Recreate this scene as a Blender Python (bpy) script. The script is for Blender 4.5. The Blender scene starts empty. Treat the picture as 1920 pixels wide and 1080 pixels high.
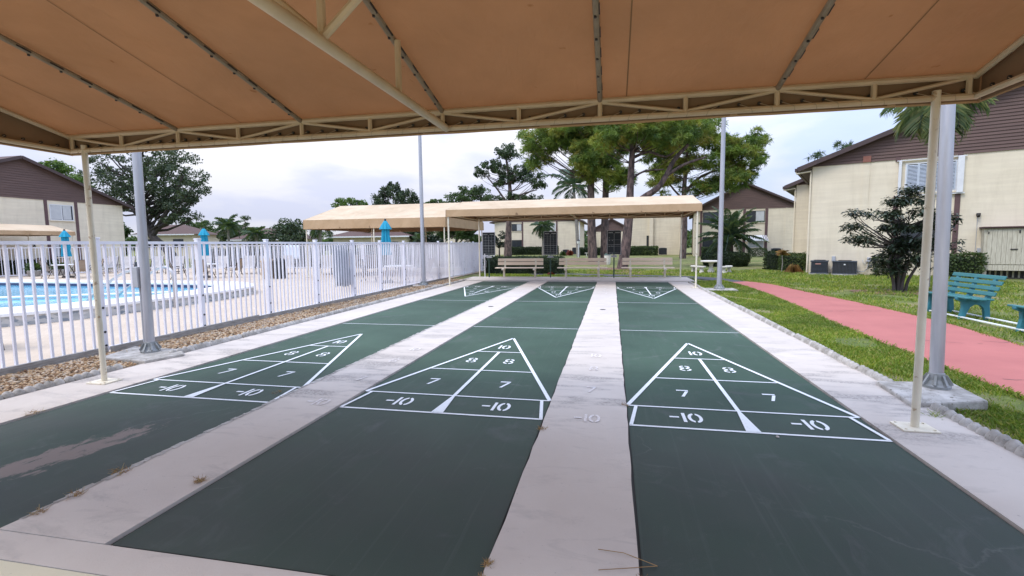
import bpy, math, random
import numpy as np
from mathutils import Vector, Matrix
R=math.radians
scene=bpy.context.scene
COL=scene.collection
# ---------------------------------------------------------------- camera
def setup_camera():
    f,p,yw,rl=913.415,.0899,-.2031,.0108
    cp,sp,cy,sy,cr,sr=math.cos(p),math.sin(p),math.cos(yw),math.sin(yw),math.cos(rl),math.sin(rl)
    fwd=Vector((sy*cp,cy*cp,-sp)); right=Vector((cy,-sy,0)); down=fwd.cross(right)
    r2=right*cr+down*sr; d2=right*-sr+down*cr
    m=Matrix(((r2.x,-d2.x,-fwd.x,1.4012),(r2.y,-d2.y,-fwd.y,-1.7023),(r2.z,-d2.z,-fwd.z,1.3755),(0,0,0,1)))
    cd=bpy.data.cameras.new('camera'); cd.sensor_width=36; cd.lens=f/1920*36
    cd.clip_start=.05; cd.clip_end=3000
    c=bpy.data.objects.new('camera',cd); COL.objects.link(c); c.matrix_world=m
    scene.camera=c
setup_camera()
# ---------------------------------------------------------------- sky, sun, exposure
SUN_EL,SUN_AZ=R(56),R(-135)          # azimuth from +Y towards +X
def setup_light():
    w=bpy.data.worlds.new('World'); scene.world=w; w.use_nodes=True
    nt=w.node_tree; n=nt.nodes; L=nt.links; n.clear()
    out=n.new('ShaderNodeOutputWorld'); bg=n.new('ShaderNodeBackground'); bg.inputs[1].default_value=.1
    L.new(bg.outputs[0],out.inputs[0])
    sky=n.new('ShaderNodeTexSky'); sky.sky_type='NISHITA'; sky.sun_disc=False
    sky.sun_elevation=SUN_EL; sky.sun_rotation=SUN_AZ; sky.air_density=1.0; sky.dust_density=1.5
    tc=n.new('ShaderNodeTexCoord')
    mp=n.new('ShaderNodeMapping'); mp.inputs['Scale'].default_value=(1,1,3.2); L.new(tc.outputs['Generated'],mp.inputs[0])
    no=n.new('ShaderNodeTexNoise'); no.inputs['Scale'].default_value=2.3; no.inputs['Detail'].default_value=7; no.inputs['Roughness'].default_value=.55; no.inputs['Distortion'].default_value=.35
    L.new(mp.outputs[0],no.inputs['Vector'])
    # thick cloud towards the hidden sun (left), thinning to the right
    dot=n.new('ShaderNodeVectorMath'); dot.operation='DOT_PRODUCT'; dot.inputs[1].default_value=(math.sin(R(-35)),math.cos(R(-35)),0.1)
    L.new(tc.outputs['Generated'],dot.inputs[0])
    ma=n.new('ShaderNodeMath'); ma.operation='MULTIPLY_ADD'; ma.inputs[1].default_value=1.0; ma.inputs[2].default_value=-.68; L.new(dot.outputs['Value'],ma.inputs[0])
    ad=n.new('ShaderNodeMath'); ad.operation='ADD'; L.new(no.outputs['Fac'],ad.inputs[0]); L.new(ma.outputs[0],ad.inputs[1])
    rp=n.new('ShaderNodeValToRGB'); rp.color_ramp.elements[0].position=.40; rp.color_ramp.elements[1].position=.66
    rp.color_ramp.elements[0].color=(.20,.20,.20,1); rp.color_ramp.elements[1].color=(.97,.97,.97,1)
    L.new(ad.outputs[0],rp.inputs[0])
    # cloud brightness: second noise gives grey-lilac bellies
    n2=n.new('ShaderNodeTexNoise'); n2.inputs['Scale'].default_value=4.5; n2.inputs['Detail'].default_value=6; L.new(mp.outputs[0],n2.inputs['Vector'])
    r2=n.new('ShaderNodeValToRGB'); r2.color_ramp.elements[0].position=.40; r2.color_ramp.elements[1].position=.56
    r2.color_ramp.elements[0].color=(5.9,6.2,7.7,1); r2.color_ramp.elements[1].color=(7.3,7.35,7.9,1)
    L.new(n2.outputs['Fac'],r2.inputs[0])
    mx=n.new('ShaderNodeMix'); mx.data_type='RGBA'; L.new(rp.outputs[0],mx.inputs[0])
    # clear parts: nishita lifted by thin veil
    vg=n.new('ShaderNodeMix'); vg.data_type='RGBA'; vg.inputs[0].default_value=.8; L.new(sky.outputs[0],vg.inputs[6]); vg.inputs[7].default_value=(5.0,6.2,9.2,1)
    L.new(vg.outputs[2],mx.inputs[6]); L.new(r2.outputs[0],mx.inputs[7])
    # overcast dome: brighter overhead than at the horizon
    sx=n.new('ShaderNodeSeparateXYZ'); L.new(tc.outputs['Generated'],sx.inputs[0])
    zm=n.new('ShaderNodeMath'); zm.operation='MULTIPLY_ADD'; zm.use_clamp=False; zm.inputs[1].default_value=1.6; zm.inputs[2].default_value=.70; L.new(sx.outputs[2],zm.inputs[0])
    mxx=n.new('ShaderNodeMath'); mxx.operation='MAXIMUM'; mxx.inputs[1].default_value=.76; L.new(zm.outputs[0],mxx.inputs[0])
    sc=n.new('ShaderNodeVectorMath'); sc.operation='SCALE'; L.new(mx.outputs[2],sc.inputs[0]); L.new(mxx.outputs[0],sc.inputs['Scale'])
    L.new(sc.outputs[0],bg.inputs[0])
    sd=bpy.data.lights.new('sun','SUN'); sd.energy=1.3; sd.angle=R(22); sd.color=(1,.95,.87)
    so=bpy.data.objects.new('sun',sd); COL.objects.link(so)
    d=Vector((math.sin(SUN_AZ)*math.cos(SUN_EL),math.cos(SUN_AZ)*math.cos(SUN_EL),math.sin(SUN_EL)))
    so.rotation_euler=d.to_track_quat('Z','Y').to_euler(); so.location=(0,0,30)
    vs=scene.view_settings; vs.view_transform='Standard'; vs.look='None'; vs.exposure=0.6; vs.gamma=1
setup_light()
# ---------------------------------------------------------------- helpers
def tag(o,label=None,cat=None,group=None,kind=None):
    if label: o['label']=label
    if cat: o['category']=cat
    if group: o['group']=group
    if kind: o['kind']=kind
    return o
def thing(name,label,cat,loc=(0,0,0),rz=0,group=None):
    o=bpy.data.objects.new(name,None); COL.objects.link(o); o.empty_display_size=.2
    o.location=loc; o.rotation_euler=(0,0,rz)
    return tag(o,label,cat,group)
def copy_tree(o,parent=None):
    c=o.copy(); COL.objects.link(c)
    if parent: c.parent=parent
    for ch in list(o.children): copy_tree(ch,c)
    return c
def link_mesh(name,me,mat,parent=None,smooth=False):
    if smooth:
        me.polygons.foreach_set('use_smooth',[True]*len(me.polygons))
    if mat: me.materials.append(mat)
    o=bpy.data.objects.new(name,me); COL.objects.link(o)
    if parent: o.parent=parent
    return o
def np_mesh(name,verts,faces,mat,parent=None,smooth=False):
    """verts (N,3), faces (M,k) arrays"""
    me=bpy.data.meshes.new(name); verts=np.ascontiguousarray(verts,np.float32); faces=np.ascontiguousarray(faces,np.int32)
    m,k=faces.shape
    me.vertices.add(len(verts)); me.vertices.foreach_set('co',verts.ravel())
    me.loops.add(m*k); me.loops.foreach_set('vertex_index',faces.ravel())
    me.polygons.add(m); me.polygons.foreach_set('loop_start',np.arange(0,m*k,k,dtype=np.int32))
    me.update(calc_edges=True)
    return link_mesh(name,me,mat,parent,smooth)
class MB:
    def __init__(s): s.v=[]; s.f=[]
    def add(s,vs,fs):
        b=len(s.v); s.v+= [tuple(x) for x in vs]; s.f+=[tuple(i+b for i in f) for f in fs]; return s
    def box(s,x0,x1,y0,y1,z0,z1):
        return s.add([(x0,y0,z0),(x1,y0,z0),(x1,y1,z0),(x0,y1,z0),(x0,y0,z1),(x1,y0,z1),(x1,y1,z1),(x0,y1,z1)],
            [(0,3,2,1),(4,5,6,7),(0,1,5,4),(1,2,6,5),(2,3,7,6),(3,0,4,7)])
    def bar(s,a,b,w,h,up=(0,0,1)):
        a,b=Vector(a),Vector(b); d=(b-a).normalized(); u=Vector(up)
        if abs(d.dot(u))>.98: u=Vector((0,1,0))
        x=d.cross(u).normalized(); y=x.cross(d).normalized(); x*=w/2; y*=h/2
        vs=[a-x-y,a+x-y,a+x+y,a-x+y,b-x-y,b+x-y,b+x+y,b-x+y]
        return s.add(vs,[(0,3,2,1),(4,5,6,7),(0,1,5,4),(1,2,6,5),(2,3,7,6),(3,0,4,7)])
    def tube(s,pts,r,n=8,cap=True):
        pts=[Vector(p) for p in pts]; rs=r if isinstance(r,(list,tuple)) else [r]*len(pts); b=len(s.v)
        pu=None
        for i,p in enumerate(pts):
            d=(pts[min(i+1,len(pts)-1)]-pts[max(i-1,0)]).normalized()
            if pu is None: u=d.orthogonal().normalized()
            else:
                u=pu-d*pu.dot(d); u=u.normalized() if u.length>1e-5 else d.orthogonal().normalized()
            pu=u; w=d.cross(u)
            for k in range(n):
                a=2*math.pi*k/n; s.v.append(tuple(p+(u*math.cos(a)+w*math.sin(a))*rs[i]))
        for i in range(len(pts)-1):
            for k in range(n):
                k2=(k+1)%n; s.f.append((b+i*n+k,b+i*n+k2,b+(i+1)*n+k2,b+(i+1)*n+k))
        if cap:
            s.f.append(tuple(b+k for k in reversed(range(n)))); e=b+(len(pts)-1)*n; s.f.append(tuple(e+k for k in range(n)))
        return s
    def lathe(s,prof,n=16,c=(0,0),flute=None):
        b=len(s.v)
        for (r,z) in prof:
            for k in range(n):
                a=2*math.pi*k/n; rr=r*(flute(k,z) if flute else 1); s.v.append((c[0]+rr*math.cos(a),c[1]+rr*math.sin(a),z))
        for i in range(len(prof)-1):
            for k in range(n):
                k2=(k+1)%n; s.f.append((b+i*n+k,b+i*n+k2,b+(i+1)*n+k2,b+(i+1)*n+k))
        s.f.append(tuple(b+k for k in reversed(range(n)))); e=b+(len(prof)-1)*n; s.f.append(tuple(e+k for k in range(n)))
        return s
    def poly(s,pts,z0,z1):
        n=len(pts); vs=[(p[0],p[1],z0) for p in pts]+[(p[0],p[1],z1) for p in pts]
        return s.add(vs,[tuple(reversed(range(n))),tuple(range(n,2*n))]+[(i,(i+1)%n,n+(i+1)%n,n+i) for i in range(n)])
    def prism(s,pts,axis,a,b):
        """2-D outline extruded along an axis; pts=(u,v)"""
        def P(u,v,t): return (t,u,v) if axis=='x' else (u,t,v)
        n=len(pts); vs=[P(u,v,a) for u,v in pts]+[P(u,v,b) for u,v in pts]
        return s.add(vs,[tuple(range(n)),tuple(reversed(range(n,2*n)))]+[(i,n+i,n+(i+1)%n,(i+1)%n) for i in range(n)])
    def sheet(s,pts,z): 
        return s.add([(p[0],p[1],z) for p in pts],[tuple(range(len(pts)))])
    def build(s,name,mat,parent=None,smooth=False,bevel=0):
        me=bpy.data.meshes.new(name); me.from_pydata(s.v,[],s.f); me.update()
        o=link_mesh(name,me,mat,parent,smooth)
        if smooth:
            try: me.set_sharp_from_angle(angle=R(40))
            except Exception: pass
        if bevel:
            m=o.modifiers.new('bevel','BEVEL'); m.width=bevel; m.segments=2; m.limit_method='ANGLE'
        return o
def struct(o,kind='structure'): o['kind']=kind; return o
# ---------------------------------------------------------------- materials
def base_mat(name,rough=.7):
    m=bpy.data.materials.new(name); m.use_nodes=True
    nt=m.node_tree; b=nt.nodes['Principled BSDF']; b.inputs['Roughness'].default_value=rough
    return m,nt,b
def noise_node(nt,scale,detail=4,rough=.6,coord='Object',vscale=None,dist=0):
    tc=nt.nodes.new('ShaderNodeTexCoord'); no=nt.nodes.new('ShaderNodeTexNoise')
    no.inputs['Scale'].default_value=scale; no.inputs['Detail'].default_value=detail; no.inputs['Roughness'].default_value=rough; no.inputs['Distortion'].default_value=dist
    if vscale:
        mp=nt.nodes.new('ShaderNodeMapping'); mp.inputs['Scale'].default_value=vscale; nt.links.new(tc.outputs[coord],mp.inputs[0]); nt.links.new(mp.outputs[0],no.inputs['Vector'])
    else: nt.links.new(tc.outputs[coord],no.inputs['Vector'])
    return no
def ramp(nt,fac,stops):
    r=nt.nodes.new('ShaderNodeValToRGB'); e=r.color_ramp.elements
    while len(e)<len(stops): e.new(.5)
    for el,(p,c) in zip(e,stops): el.position=p; el.color=(*c,1) if len(c)==3 else c
    nt.links.new(fac,r.inputs[0]); return r
def mixc(nt,fac,a,b,mode='MIX'):
    m=nt.nodes.new('ShaderNodeMix'); m.data_type='RGBA'; m.blend_type=mode
    for i,x in ((0,fac),(6,a),(7,b)):
        if isinstance(x,(int,float)): m.inputs[i].default_value=x
        elif isinstance(x,tuple): m.inputs[i].default_value=(*x,1)
        else: nt.links.new(x,m.inputs[i])
    return m.outputs[2]
def bump(nt,b,h,strength=.3,dist=.01):
    n=nt.nodes.new('ShaderNodeBump'); n.inputs['Strength'].default_value=strength; n.inputs['Distance'].default_value=dist
    nt.links.new(h,n.inputs['Height']); nt.links.new(n.outputs[0],b.inputs['Normal'])
def pm(name,c1,c2=None,scale=3,rough=.7,bmp=0,bscale=None,metal=0,detail=5,vscale=None,lo=.35,hi=.65,spec=.5,c3=None,s3=20):
    m,nt,b=base_mat(name,rough); c2=c2 or c1
    no=noise_node(nt,scale,detail,vscale=vscale); r=ramp(nt,no.outputs['Fac'],[(lo,c1),(hi,c2)]); col=r.outputs[0]
    if c3:
        n3=noise_node(nt,s3,3); r3=ramp(nt,n3.outputs['Fac'],[(.62,(0,0,0)),(.7,(1,1,1))]); col=mixc(nt,r3.outputs[0],col,c3)
    nt.links.new(col,b.inputs['Base Color']); b.inputs['Metallic'].default_value=metal; b.inputs['Specular IOR Level'].default_value=spec
    if bmp:
        nb=noise_node(nt,bscale or scale*6,4); bump(nt,b,nb.outputs['Fac'],bmp,.01)
    return m
def leaf_mat(name,stops,trans=.35,rough=.55,tint=(1.2,1.25,.5)):
    m=bpy.data.materials.new(name); m.use_nodes=True; nt=m.node_tree; b=nt.nodes['Principled BSDF']; out=nt.nodes['Material Output']
    g=nt.nodes.new('ShaderNodeNewGeometry'); r=ramp(nt,g.outputs['Random Per Island'],stops)
    no=noise_node(nt,.9,2); rr=ramp(nt,no.outputs['Fac'],[(.35,(.72,.78,.8)),(.65,(1.25,1.2,1.0))])
    c=mixc(nt,1.0,r.outputs[0],rr.outputs[0],'MULTIPLY')
    nt.links.new(c,b.inputs['Base Color']); b.inputs['Roughness'].default_value=rough; b.inputs['Specular IOR Level'].default_value=.35
    t=nt.nodes.new('ShaderNodeBsdfTranslucent'); tc=mixc(nt,1.0,c,tint,'MULTIPLY'); nt.links.new(tc,t.inputs[0])
    mx=nt.nodes.new('ShaderNodeMixShader'); mx.inputs[0].default_value=trans
    nt.links.new(b.outputs[0],mx.inputs[1]); nt.links.new(t.outputs[0],mx.inputs[2]); nt.links.new(mx.outputs[0],out.inputs[0])
    return m
def fabric_mat(name,col,tcol,t=.5):
    m=bpy.data.materials.new(name); m.use_nodes=True; nt=m.node_tree; n=nt.nodes; L=nt.links
    out=n['Material Output']; n.remove(n['Principled BSDF'])
    no=noise_node(nt,1.3,5,vscale=(1,1,1)); r=ramp(nt,no.outputs['Fac'],[(.3,tuple(x*.9 for x in col)),(.7,col)])
    sp=noise_node(nt,9,2); rs=ramp(nt,sp.outputs['Fac'],[(.73,(1,1,1)),(.78,(.80,.74,.66))])
    ws=noise_node(nt,.9,8,.7,dist=.7); rw=ramp(nt,ws.outputs['Fac'],[(.42,(1,1,1)),(.70,(.80,.77,.72))])
    c=mixc(nt,1.0,mixc(nt,1.0,r.outputs[0],rs.outputs[0],'MULTIPLY'),rw.outputs[0],'MULTIPLY')
    d=n.new('ShaderNodeBsdfDiffuse'); L.new(c,d.inputs[0])
    tr=n.new('ShaderNodeBsdfTranslucent'); rt=ramp(nt,no.outputs['Fac'],[(.3,tuple(x*.88 for x in tcol)),(.7,tcol)]); ct=mixc(nt,1.0,rt.outputs[0],rs.outputs[0],'MULTIPLY'); L.new(ct,tr.inputs[0])
    w=noise_node(nt,220,2); bp=n.new('ShaderNodeBump'); bp.inputs['Strength'].default_value=.25; bp.inputs['Distance'].default_value=.003; L.new(w.outputs['Fac'],bp.inputs['Height'])
    wk=noise_node(nt,1.0,4,.55,vscale=(2.6,1.1,1),dist=.8); b2=n.new('ShaderNodeBump'); b2.inputs['Strength'].default_value=.45; b2.inputs['Distance'].default_value=.05; L.new(wk.outputs['Fac'],b2.inputs['Height']); L.new(bp.outputs[0],b2.inputs['Normal']); L.new(b2.outputs[0],d.inputs['Normal']); L.new(b2.outputs[0],tr.inputs['Normal'])
    mx=n.new('ShaderNodeMixShader'); mx.inputs[0].default_value=t; L.new(d.outputs[0],mx.inputs[1]); L.new(tr.outputs[0],mx.inputs[2]); L.new(mx.outputs[0],out.inputs[0])
    return m
M={}
M['cream_paint']=pm('cream_paint',(.80,.74,.59),(.72,.65,.50),4,.45,.05,40,c3=(.45,.33,.2),s3=14)
M['frame_tan']=pm('frame_tan',(.62,.50,.33),(.54,.43,.28),5,.5,.05,40)
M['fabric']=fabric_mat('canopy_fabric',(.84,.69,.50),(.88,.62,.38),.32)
M['shade_sheet']=fabric_mat('canopy_shade_sheet',(.34,.225,.14),(.74,.44,.25),.34)  # added sheet below the roof cloth, its colour darkened to stand for shade
M['side_shade_sheet']=pm('valance_shade_sheet',(.26,.165,.09),(.22,.135,.075),2,.9)  # added inner sheet; shade inside valance and gables painted as dark brown
M['fabric_side_shaded']=fabric_mat('valance_fabric_shaded',(.58,.40,.24),(.30,.12,.04),.12)  # same cloth as the roof, darker copy with upright faces' shade painted in
M['sleeve']=pm('rafter_sleeve',(.23,.18,.12),(.30,.24,.16),14,.8,.1)
M['dark_hw']=pm('dark_hardware',(.03,.027,.025),rough=.6)
M['rope']=pm('rope',(.42,.34,.24),rough=.9)
M['seam']=pm('fabric_seam',(.22,.13,.06),rough=.9)
M['white_metal']=pm('white_powder_coat',(.80,.79,.83),(.74,.72,.77),3,.4)
M['alu']=pm('aluminium',(.52,.52,.55),(.42,.42,.45),2,.42,.05,60,metal=.55,vscale=(6,6,.6))
M['galv']=pm('cast_base',(.22,.23,.22),(.34,.35,.35),9,.6,.2,metal=.4)
M['timber_grey']=pm('weathered_timber',(.36,.34,.31),(.22,.20,.18),6,.85,.35,30,vscale=(8,1,8))
M['rough_conc']=pm('rough_concrete',(.50,.47,.43),(.26,.24,.21),7,.9,.5,45,c3=(.14,.13,.10),s3=26)
M['stucco']=pm('stucco',(.78,.69,.535),(.73,.64,.49),.7,.9,.35,26)
M['stucco_far']=pm('stucco_far',(.77,.675,.52),(.71,.615,.47),.6,.9,.25,26)
M['siding']=pm('brown_siding',(.135,.082,.068),(.105,.064,.054),1.5,.75,.1,20,vscale=(.6,.6,8))
M['shingle']=pm('brown_shingle',(.12,.068,.055),(.075,.045,.04),6,.85,.4,30,vscale=(1,1,4))
M['fascia']=pm('brown_fascia',(.075,.045,.042),(.055,.035,.033),3,.6)
M['trimbrown']=pm('brown_trim',(.13,.07,.068),(.10,.055,.055),3,.7)
M['glass']=pm('window_glass',(.03,.035,.04),(.05,.055,.06),2,.08)
M['curtain']=pm('blind',(.55,.55,.54),(.48,.48,.48),3,.6)
M['win_white']=pm('window_white',(.74,.74,.74),(.66,.66,.67),4,.5)
M['ac_dark']=pm('ac_grey',(.035,.045,.06),(.05,.06,.075),6,.55)
M['grey_box']=pm('grey_box',(.42,.43,.45),rough=.5)
M['wood_pale']=pm('pale_painted_wood',(.58,.54,.43),(.42,.38,.29),5,.85,.3,30,vscale=(9,9,.8))
M['bench_beige']=pm('bench_beige',(.82,.67,.50),(.75,.60,.44),3,.65,.1,30,vscale=(.5,6,6))
M['teal']=pm('teal_plastic',(.034,.175,.18),(.028,.145,.155),6,.42)
M['teal_dark']=pm('teal_frame',(.035,.20,.25),(.03,.16,.20),6,.45)
def stain(m,strength=.35):
    nt=m.node_tree; b=nt.nodes['Principled BSDF']; src=b.inputs['Base Color'].links[0].from_socket
    n1=noise_node(nt,1.1,7,.7,vscale=(2.2,2.2,.35),dist=.3); r1=ramp(nt,n1.outputs['Fac'],[(.46,(1,1,1)),(.72,tuple(1-strength*k for k in (.85,.9,1)))])
    nt.links.new(mixc(nt,1.0,src,r1.outputs[0],'MULTIPLY'),b.inputs['Base Color'])
for k in ('stucco','stucco_far'):
    stain(M[k],.13); nt=M[k].node_tree; b_=nt.nodes['Principled BSDF']; src=b_.inputs['Base Color'].links[0].from_socket
    nh=noise_node(nt,1.0,5,.6,vscale=(.5,.5,5.5),dist=.2); rh=ramp(nt,nh.outputs['Fac'],[(.35,(.93,.92,.91)),(.65,(1.03,1.03,1.02))])
    nt.links.new(mixc(nt,1.0,src,rh.outputs[0],'MULTIPLY'),b_.inputs['Base Color'])
stain(M['cream_paint'],.22); stain(M['white_metal'],.14); stain(M['alu'],.25)
M['turq']=pm('turquoise_fabric',(.012,.31,.45),(.01,.24,.37),5,.8,.1,40)
M['bark_pine']=pm('pine_bark',(.17,.115,.10),(.055,.04,.037),7,.95,1.0,11,vscale=(1,1,.35),lo=.4,hi=.6)
M['bark_grey']=pm('grey_bark',(.10,.085,.075),(.05,.042,.038),6,.95,.8,18,vscale=(1,1,.4))
M['palm_trunk']=pm('palm_trunk',(.30,.27,.24),(.20,.18,.16),5,.9,.4,14,vscale=(.4,.4,4))
M['brown_frame']=pm('brown_frame',(.05,.035,.03),rough=.45)
M['sling']=pm('tan_sling',(.34,.27,.20),(.29,.22,.16),8,.8)
M['sling_pale']=pm('pale_sling',(.50,.46,.43),(.43,.39,.36),8,.8)
M['white_plastic']=pm('white_plastic',(.80,.80,.79),rough=.4)
M['towel_grey']=pm('grey_sheet',(.36,.38,.42),(.30,.32,.36),3,.85,.1)
M['towel_blue']=pm('pale_blue_sheet',(.60,.66,.75),rough=.85)
M['board_dark']=pm('score_board',(.012,.018,.022),(.02,.028,.032),5,.6)
M['pole_green']=pm('green_pole',(.03,.07,.05),rough=.5)
M['chalk']=pm('chalk',(.5,.52,.5),rough=.9)
M['cast_stone']=pm('cast_stone',(.70,.65,.57),(.55,.51,.44),7,.9,.3)
M['dry']=leaf_mat('dry_straw',[(0,(.20,.11,.05)),(.5,(.34,.20,.09)),(1,(.45,.33,.16))],.15)
M['soil']=pm('brown_litter',(.14,.075,.045),(.22,.13,.08),7,.95,.5,40)
M['steel']=pm('stainless',(.5,.47,.45),rough=.42,metal=.7)
M['bin_tan']=pm('bin_tan',(.38,.26,.15),rough=.7)
M['bin_black']=pm('bin_black',(.02,.02,.022),rough=.6)
M['vent_red']=pm('vent_red',(.25,.10,.07),rough=.7)
M['white_line']=pm('white_line',(.80,.82,.80),(.70,.72,.71),8,.7)
# ---------------------------------------------------------------- ground, courts, paths
rng=np.random.default_rng(7); random.seed(7)
def grass_ground_mat():
    m,nt,b=base_mat('lawn_soil',.95)
    a=noise_node(nt,.55,5); b2=noise_node(nt,9,5); 
    r=ramp(nt,a.outputs['Fac'],[(.36,(.11,.15,.03)),(.50,(.18,.20,.055)),(.66,(.27,.22,.11))])
    r2=ramp(nt,b2.outputs['Fac'],[(.3,(.55,.6,.5)),(.7,(1.25,1.2,1.1))])
    c=mixc(nt,1.0,r.outputs[0],r2.outputs[0],'MULTIPLY')
    d=noise_node(nt,1.7,4,dist=.5); rd=ramp(nt,d.outputs['Fac'],[(.60,(0,0,0)),(.70,(1,1,1))])
    c=mixc(nt,rd.outputs[0],c,(.20,.16,.10)); nt.links.new(c,b.inputs['Base Color'])
    h=noise_node(nt,60,3); bump(nt,b,h.outputs['Fac'],.8,.03); return m
M['lawn']=grass_ground_mat()
def court_mat():
    m,nt,b=base_mat('court_green',.62)
    a=noise_node(nt,.8,6,dist=.3); r=ramp(nt,a.outputs['Fac'],[(.3,(.033,.064,.043)),(.7,(.050,.092,.062))])
    # chalky scuffs
    s=noise_node(nt,3.2,9,.72,vscale=(1.6,.8,1),dist=.8); rs=ramp(nt,s.outputs['Fac'],[(.60,(0,0,0)),(.82,(.55,.55,.55))])
    c=mixc(nt,rs.outputs[0],r.outputs[0],(.16,.17,.16))
    # greyer tone towards the near standing end, broken up by noise
    tc=nt.nodes.new('ShaderNodeTexCoord'); sp=nt.nodes.new('ShaderNodeSeparateXYZ'); nt.links.new(tc.outputs['Object'],sp.inputs[0])
    mr=nt.nodes.new('ShaderNodeMapRange'); mr.inputs[1].default_value=3.2; mr.inputs[2].default_value=1.2; mr.inputs[3].default_value=0; mr.inputs[4].default_value=1.1; nt.links.new(sp.outputs[1],mr.inputs[0])
    dn=noise_node(nt,1.1,5,dist=.4); md=nt.nodes.new('ShaderNodeMath'); md.operation='MULTIPLY'; nt.links.new(mr.outputs[0],md.inputs[0]); nt.links.new(dn.outputs['Fac'],md.inputs[1])
    c=mixc(nt,md.outputs[0],c,(.056,.058,.057))
    # disc tracks along the lanes and thin pale scratches
    tk=noise_node(nt,1,4,.6,vscale=(26,.55,1)); rt=ramp(nt,tk.outputs['Fac'],[(.56,(0,0,0)),(.74,(.22,.22,.22))]); c=mixc(nt,rt.outputs[0],c,(.12,.135,.125))
    big=noise_node(nt,1.9,7,.68,dist=1.0); rb=ramp(nt,big.outputs['Fac'],[(.56,(0,0,0)),(.72,(.7,.7,.7))]); c=mixc(nt,rb.outputs[0],c,(.085,.095,.09))
    bl=noise_node(nt,.5,4); rbl=ramp(nt,bl.outputs['Fac'],[(.35,(.82,.84,.84)),(.65,(1.12,1.1,1.1))]); c=mixc(nt,1.0,c,rbl.outputs[0],'MULTIPLY')
    vc=nt.nodes.new('ShaderNodeTexVoronoi'); vc.feature='DISTANCE_TO_EDGE'; vc.inputs['Scale'].default_value=.55
    wn=noise_node(nt,3,6); tcw=nt.nodes.new('ShaderNodeTexCoord'); wm=nt.nodes.new('ShaderNodeVectorMath'); wm.operation='MULTIPLY_ADD'; wm.inputs[1].default_value=(.5,.5,0); nt.links.new(wn.outputs['Color'],wm.inputs[0]); nt.links.new(tcw.outputs['Object'],wm.inputs[2]); nt.links.new(wm.outputs[0],vc.inputs['Vector'])
    rvc=ramp(nt,vc.outputs['Distance'],[(0,(.8,.8,.8)),(.006,(0,0,0))]); msk=ramp(nt,bl.outputs['Fac'],[(.50,(0,0,0)),(.58,(.7,.7,.7))])
    c=mixc(nt,mixc(nt,1.0,rvc.outputs[0],msk.outputs[0],'MULTIPLY'),c,(.13,.14,.13))
    # small specks
    v=noise_node(nt,55,2); rv=ramp(nt,v.outputs['Fac'],[(.74,(0,0,0)),(.79,(.5,.5,.5))]); c=mixc(nt,rv.outputs[0],c,(.20,.20,.18))
    # worn patch on the left court: distance to a streak
    st=noise_node(nt,7,9,.72,vscale=(1.5,.75,1),dist=.5)
    def lin(ax,ay,c0): 
        d=nt.nodes.new('ShaderNodeVectorMath'); d.operation='DOT_PRODUCT'; d.inputs[1].default_value=(ax,ay,0); nt.links.new(tc.outputs['Object'],d.inputs[0])
        k=nt.nodes.new('ShaderNodeMath'); k.operation='ADD'; k.inputs[1].default_value=c0; nt.links.new(d.outputs['Value'],k.inputs[0]); return k.outputs[0]
    # streak runs from (-2.32,.36) to (-2.13,1.16)
    ux,uy=.231,.973; u=lin(ux,uy,-(-2.22*ux+.72*uy)); w=lin(-uy,ux,-(2.22*uy+.72*ux))
    def m2(op,a,bv):
        k=nt.nodes.new('ShaderNodeMath'); k.operation=op
        for i,x in enumerate((a,bv)):
            if isinstance(x,(int,float)): k.inputs[i].default_value=x
            else: nt.links.new(x,k.inputs[i])
        return k.outputs[0]
    du=m2('POWER',m2('DIVIDE',m2('ABSOLUTE',u,0),.66),2); dw=m2('POWER',m2('DIVIDE',m2('ABSOLUTE',w,0),.16),2)
    e=m2('ADD',m2('ADD',du,dw),m2('MULTIPLY',m2('SUBTRACT',st.outputs['Fac'],.5),6.5))
    rp=ramp(nt,e,[(.45,(1,1,1)),(1.0,(0,0,0))]); c=mixc(nt,m2('MULTIPLY',rp.outputs[0],.85),c,(.24,.19,.165))
    nt.links.new(c,b.inputs['Base Color']); g=noise_node(nt,240,2); bump(nt,b,g.outputs['Fac'],.25,.004)
    b.inputs['Specular IOR Level'].default_value=.24; b.inputs['Roughness'].default_value=.72
    return m
M['court']=court_mat()
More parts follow.
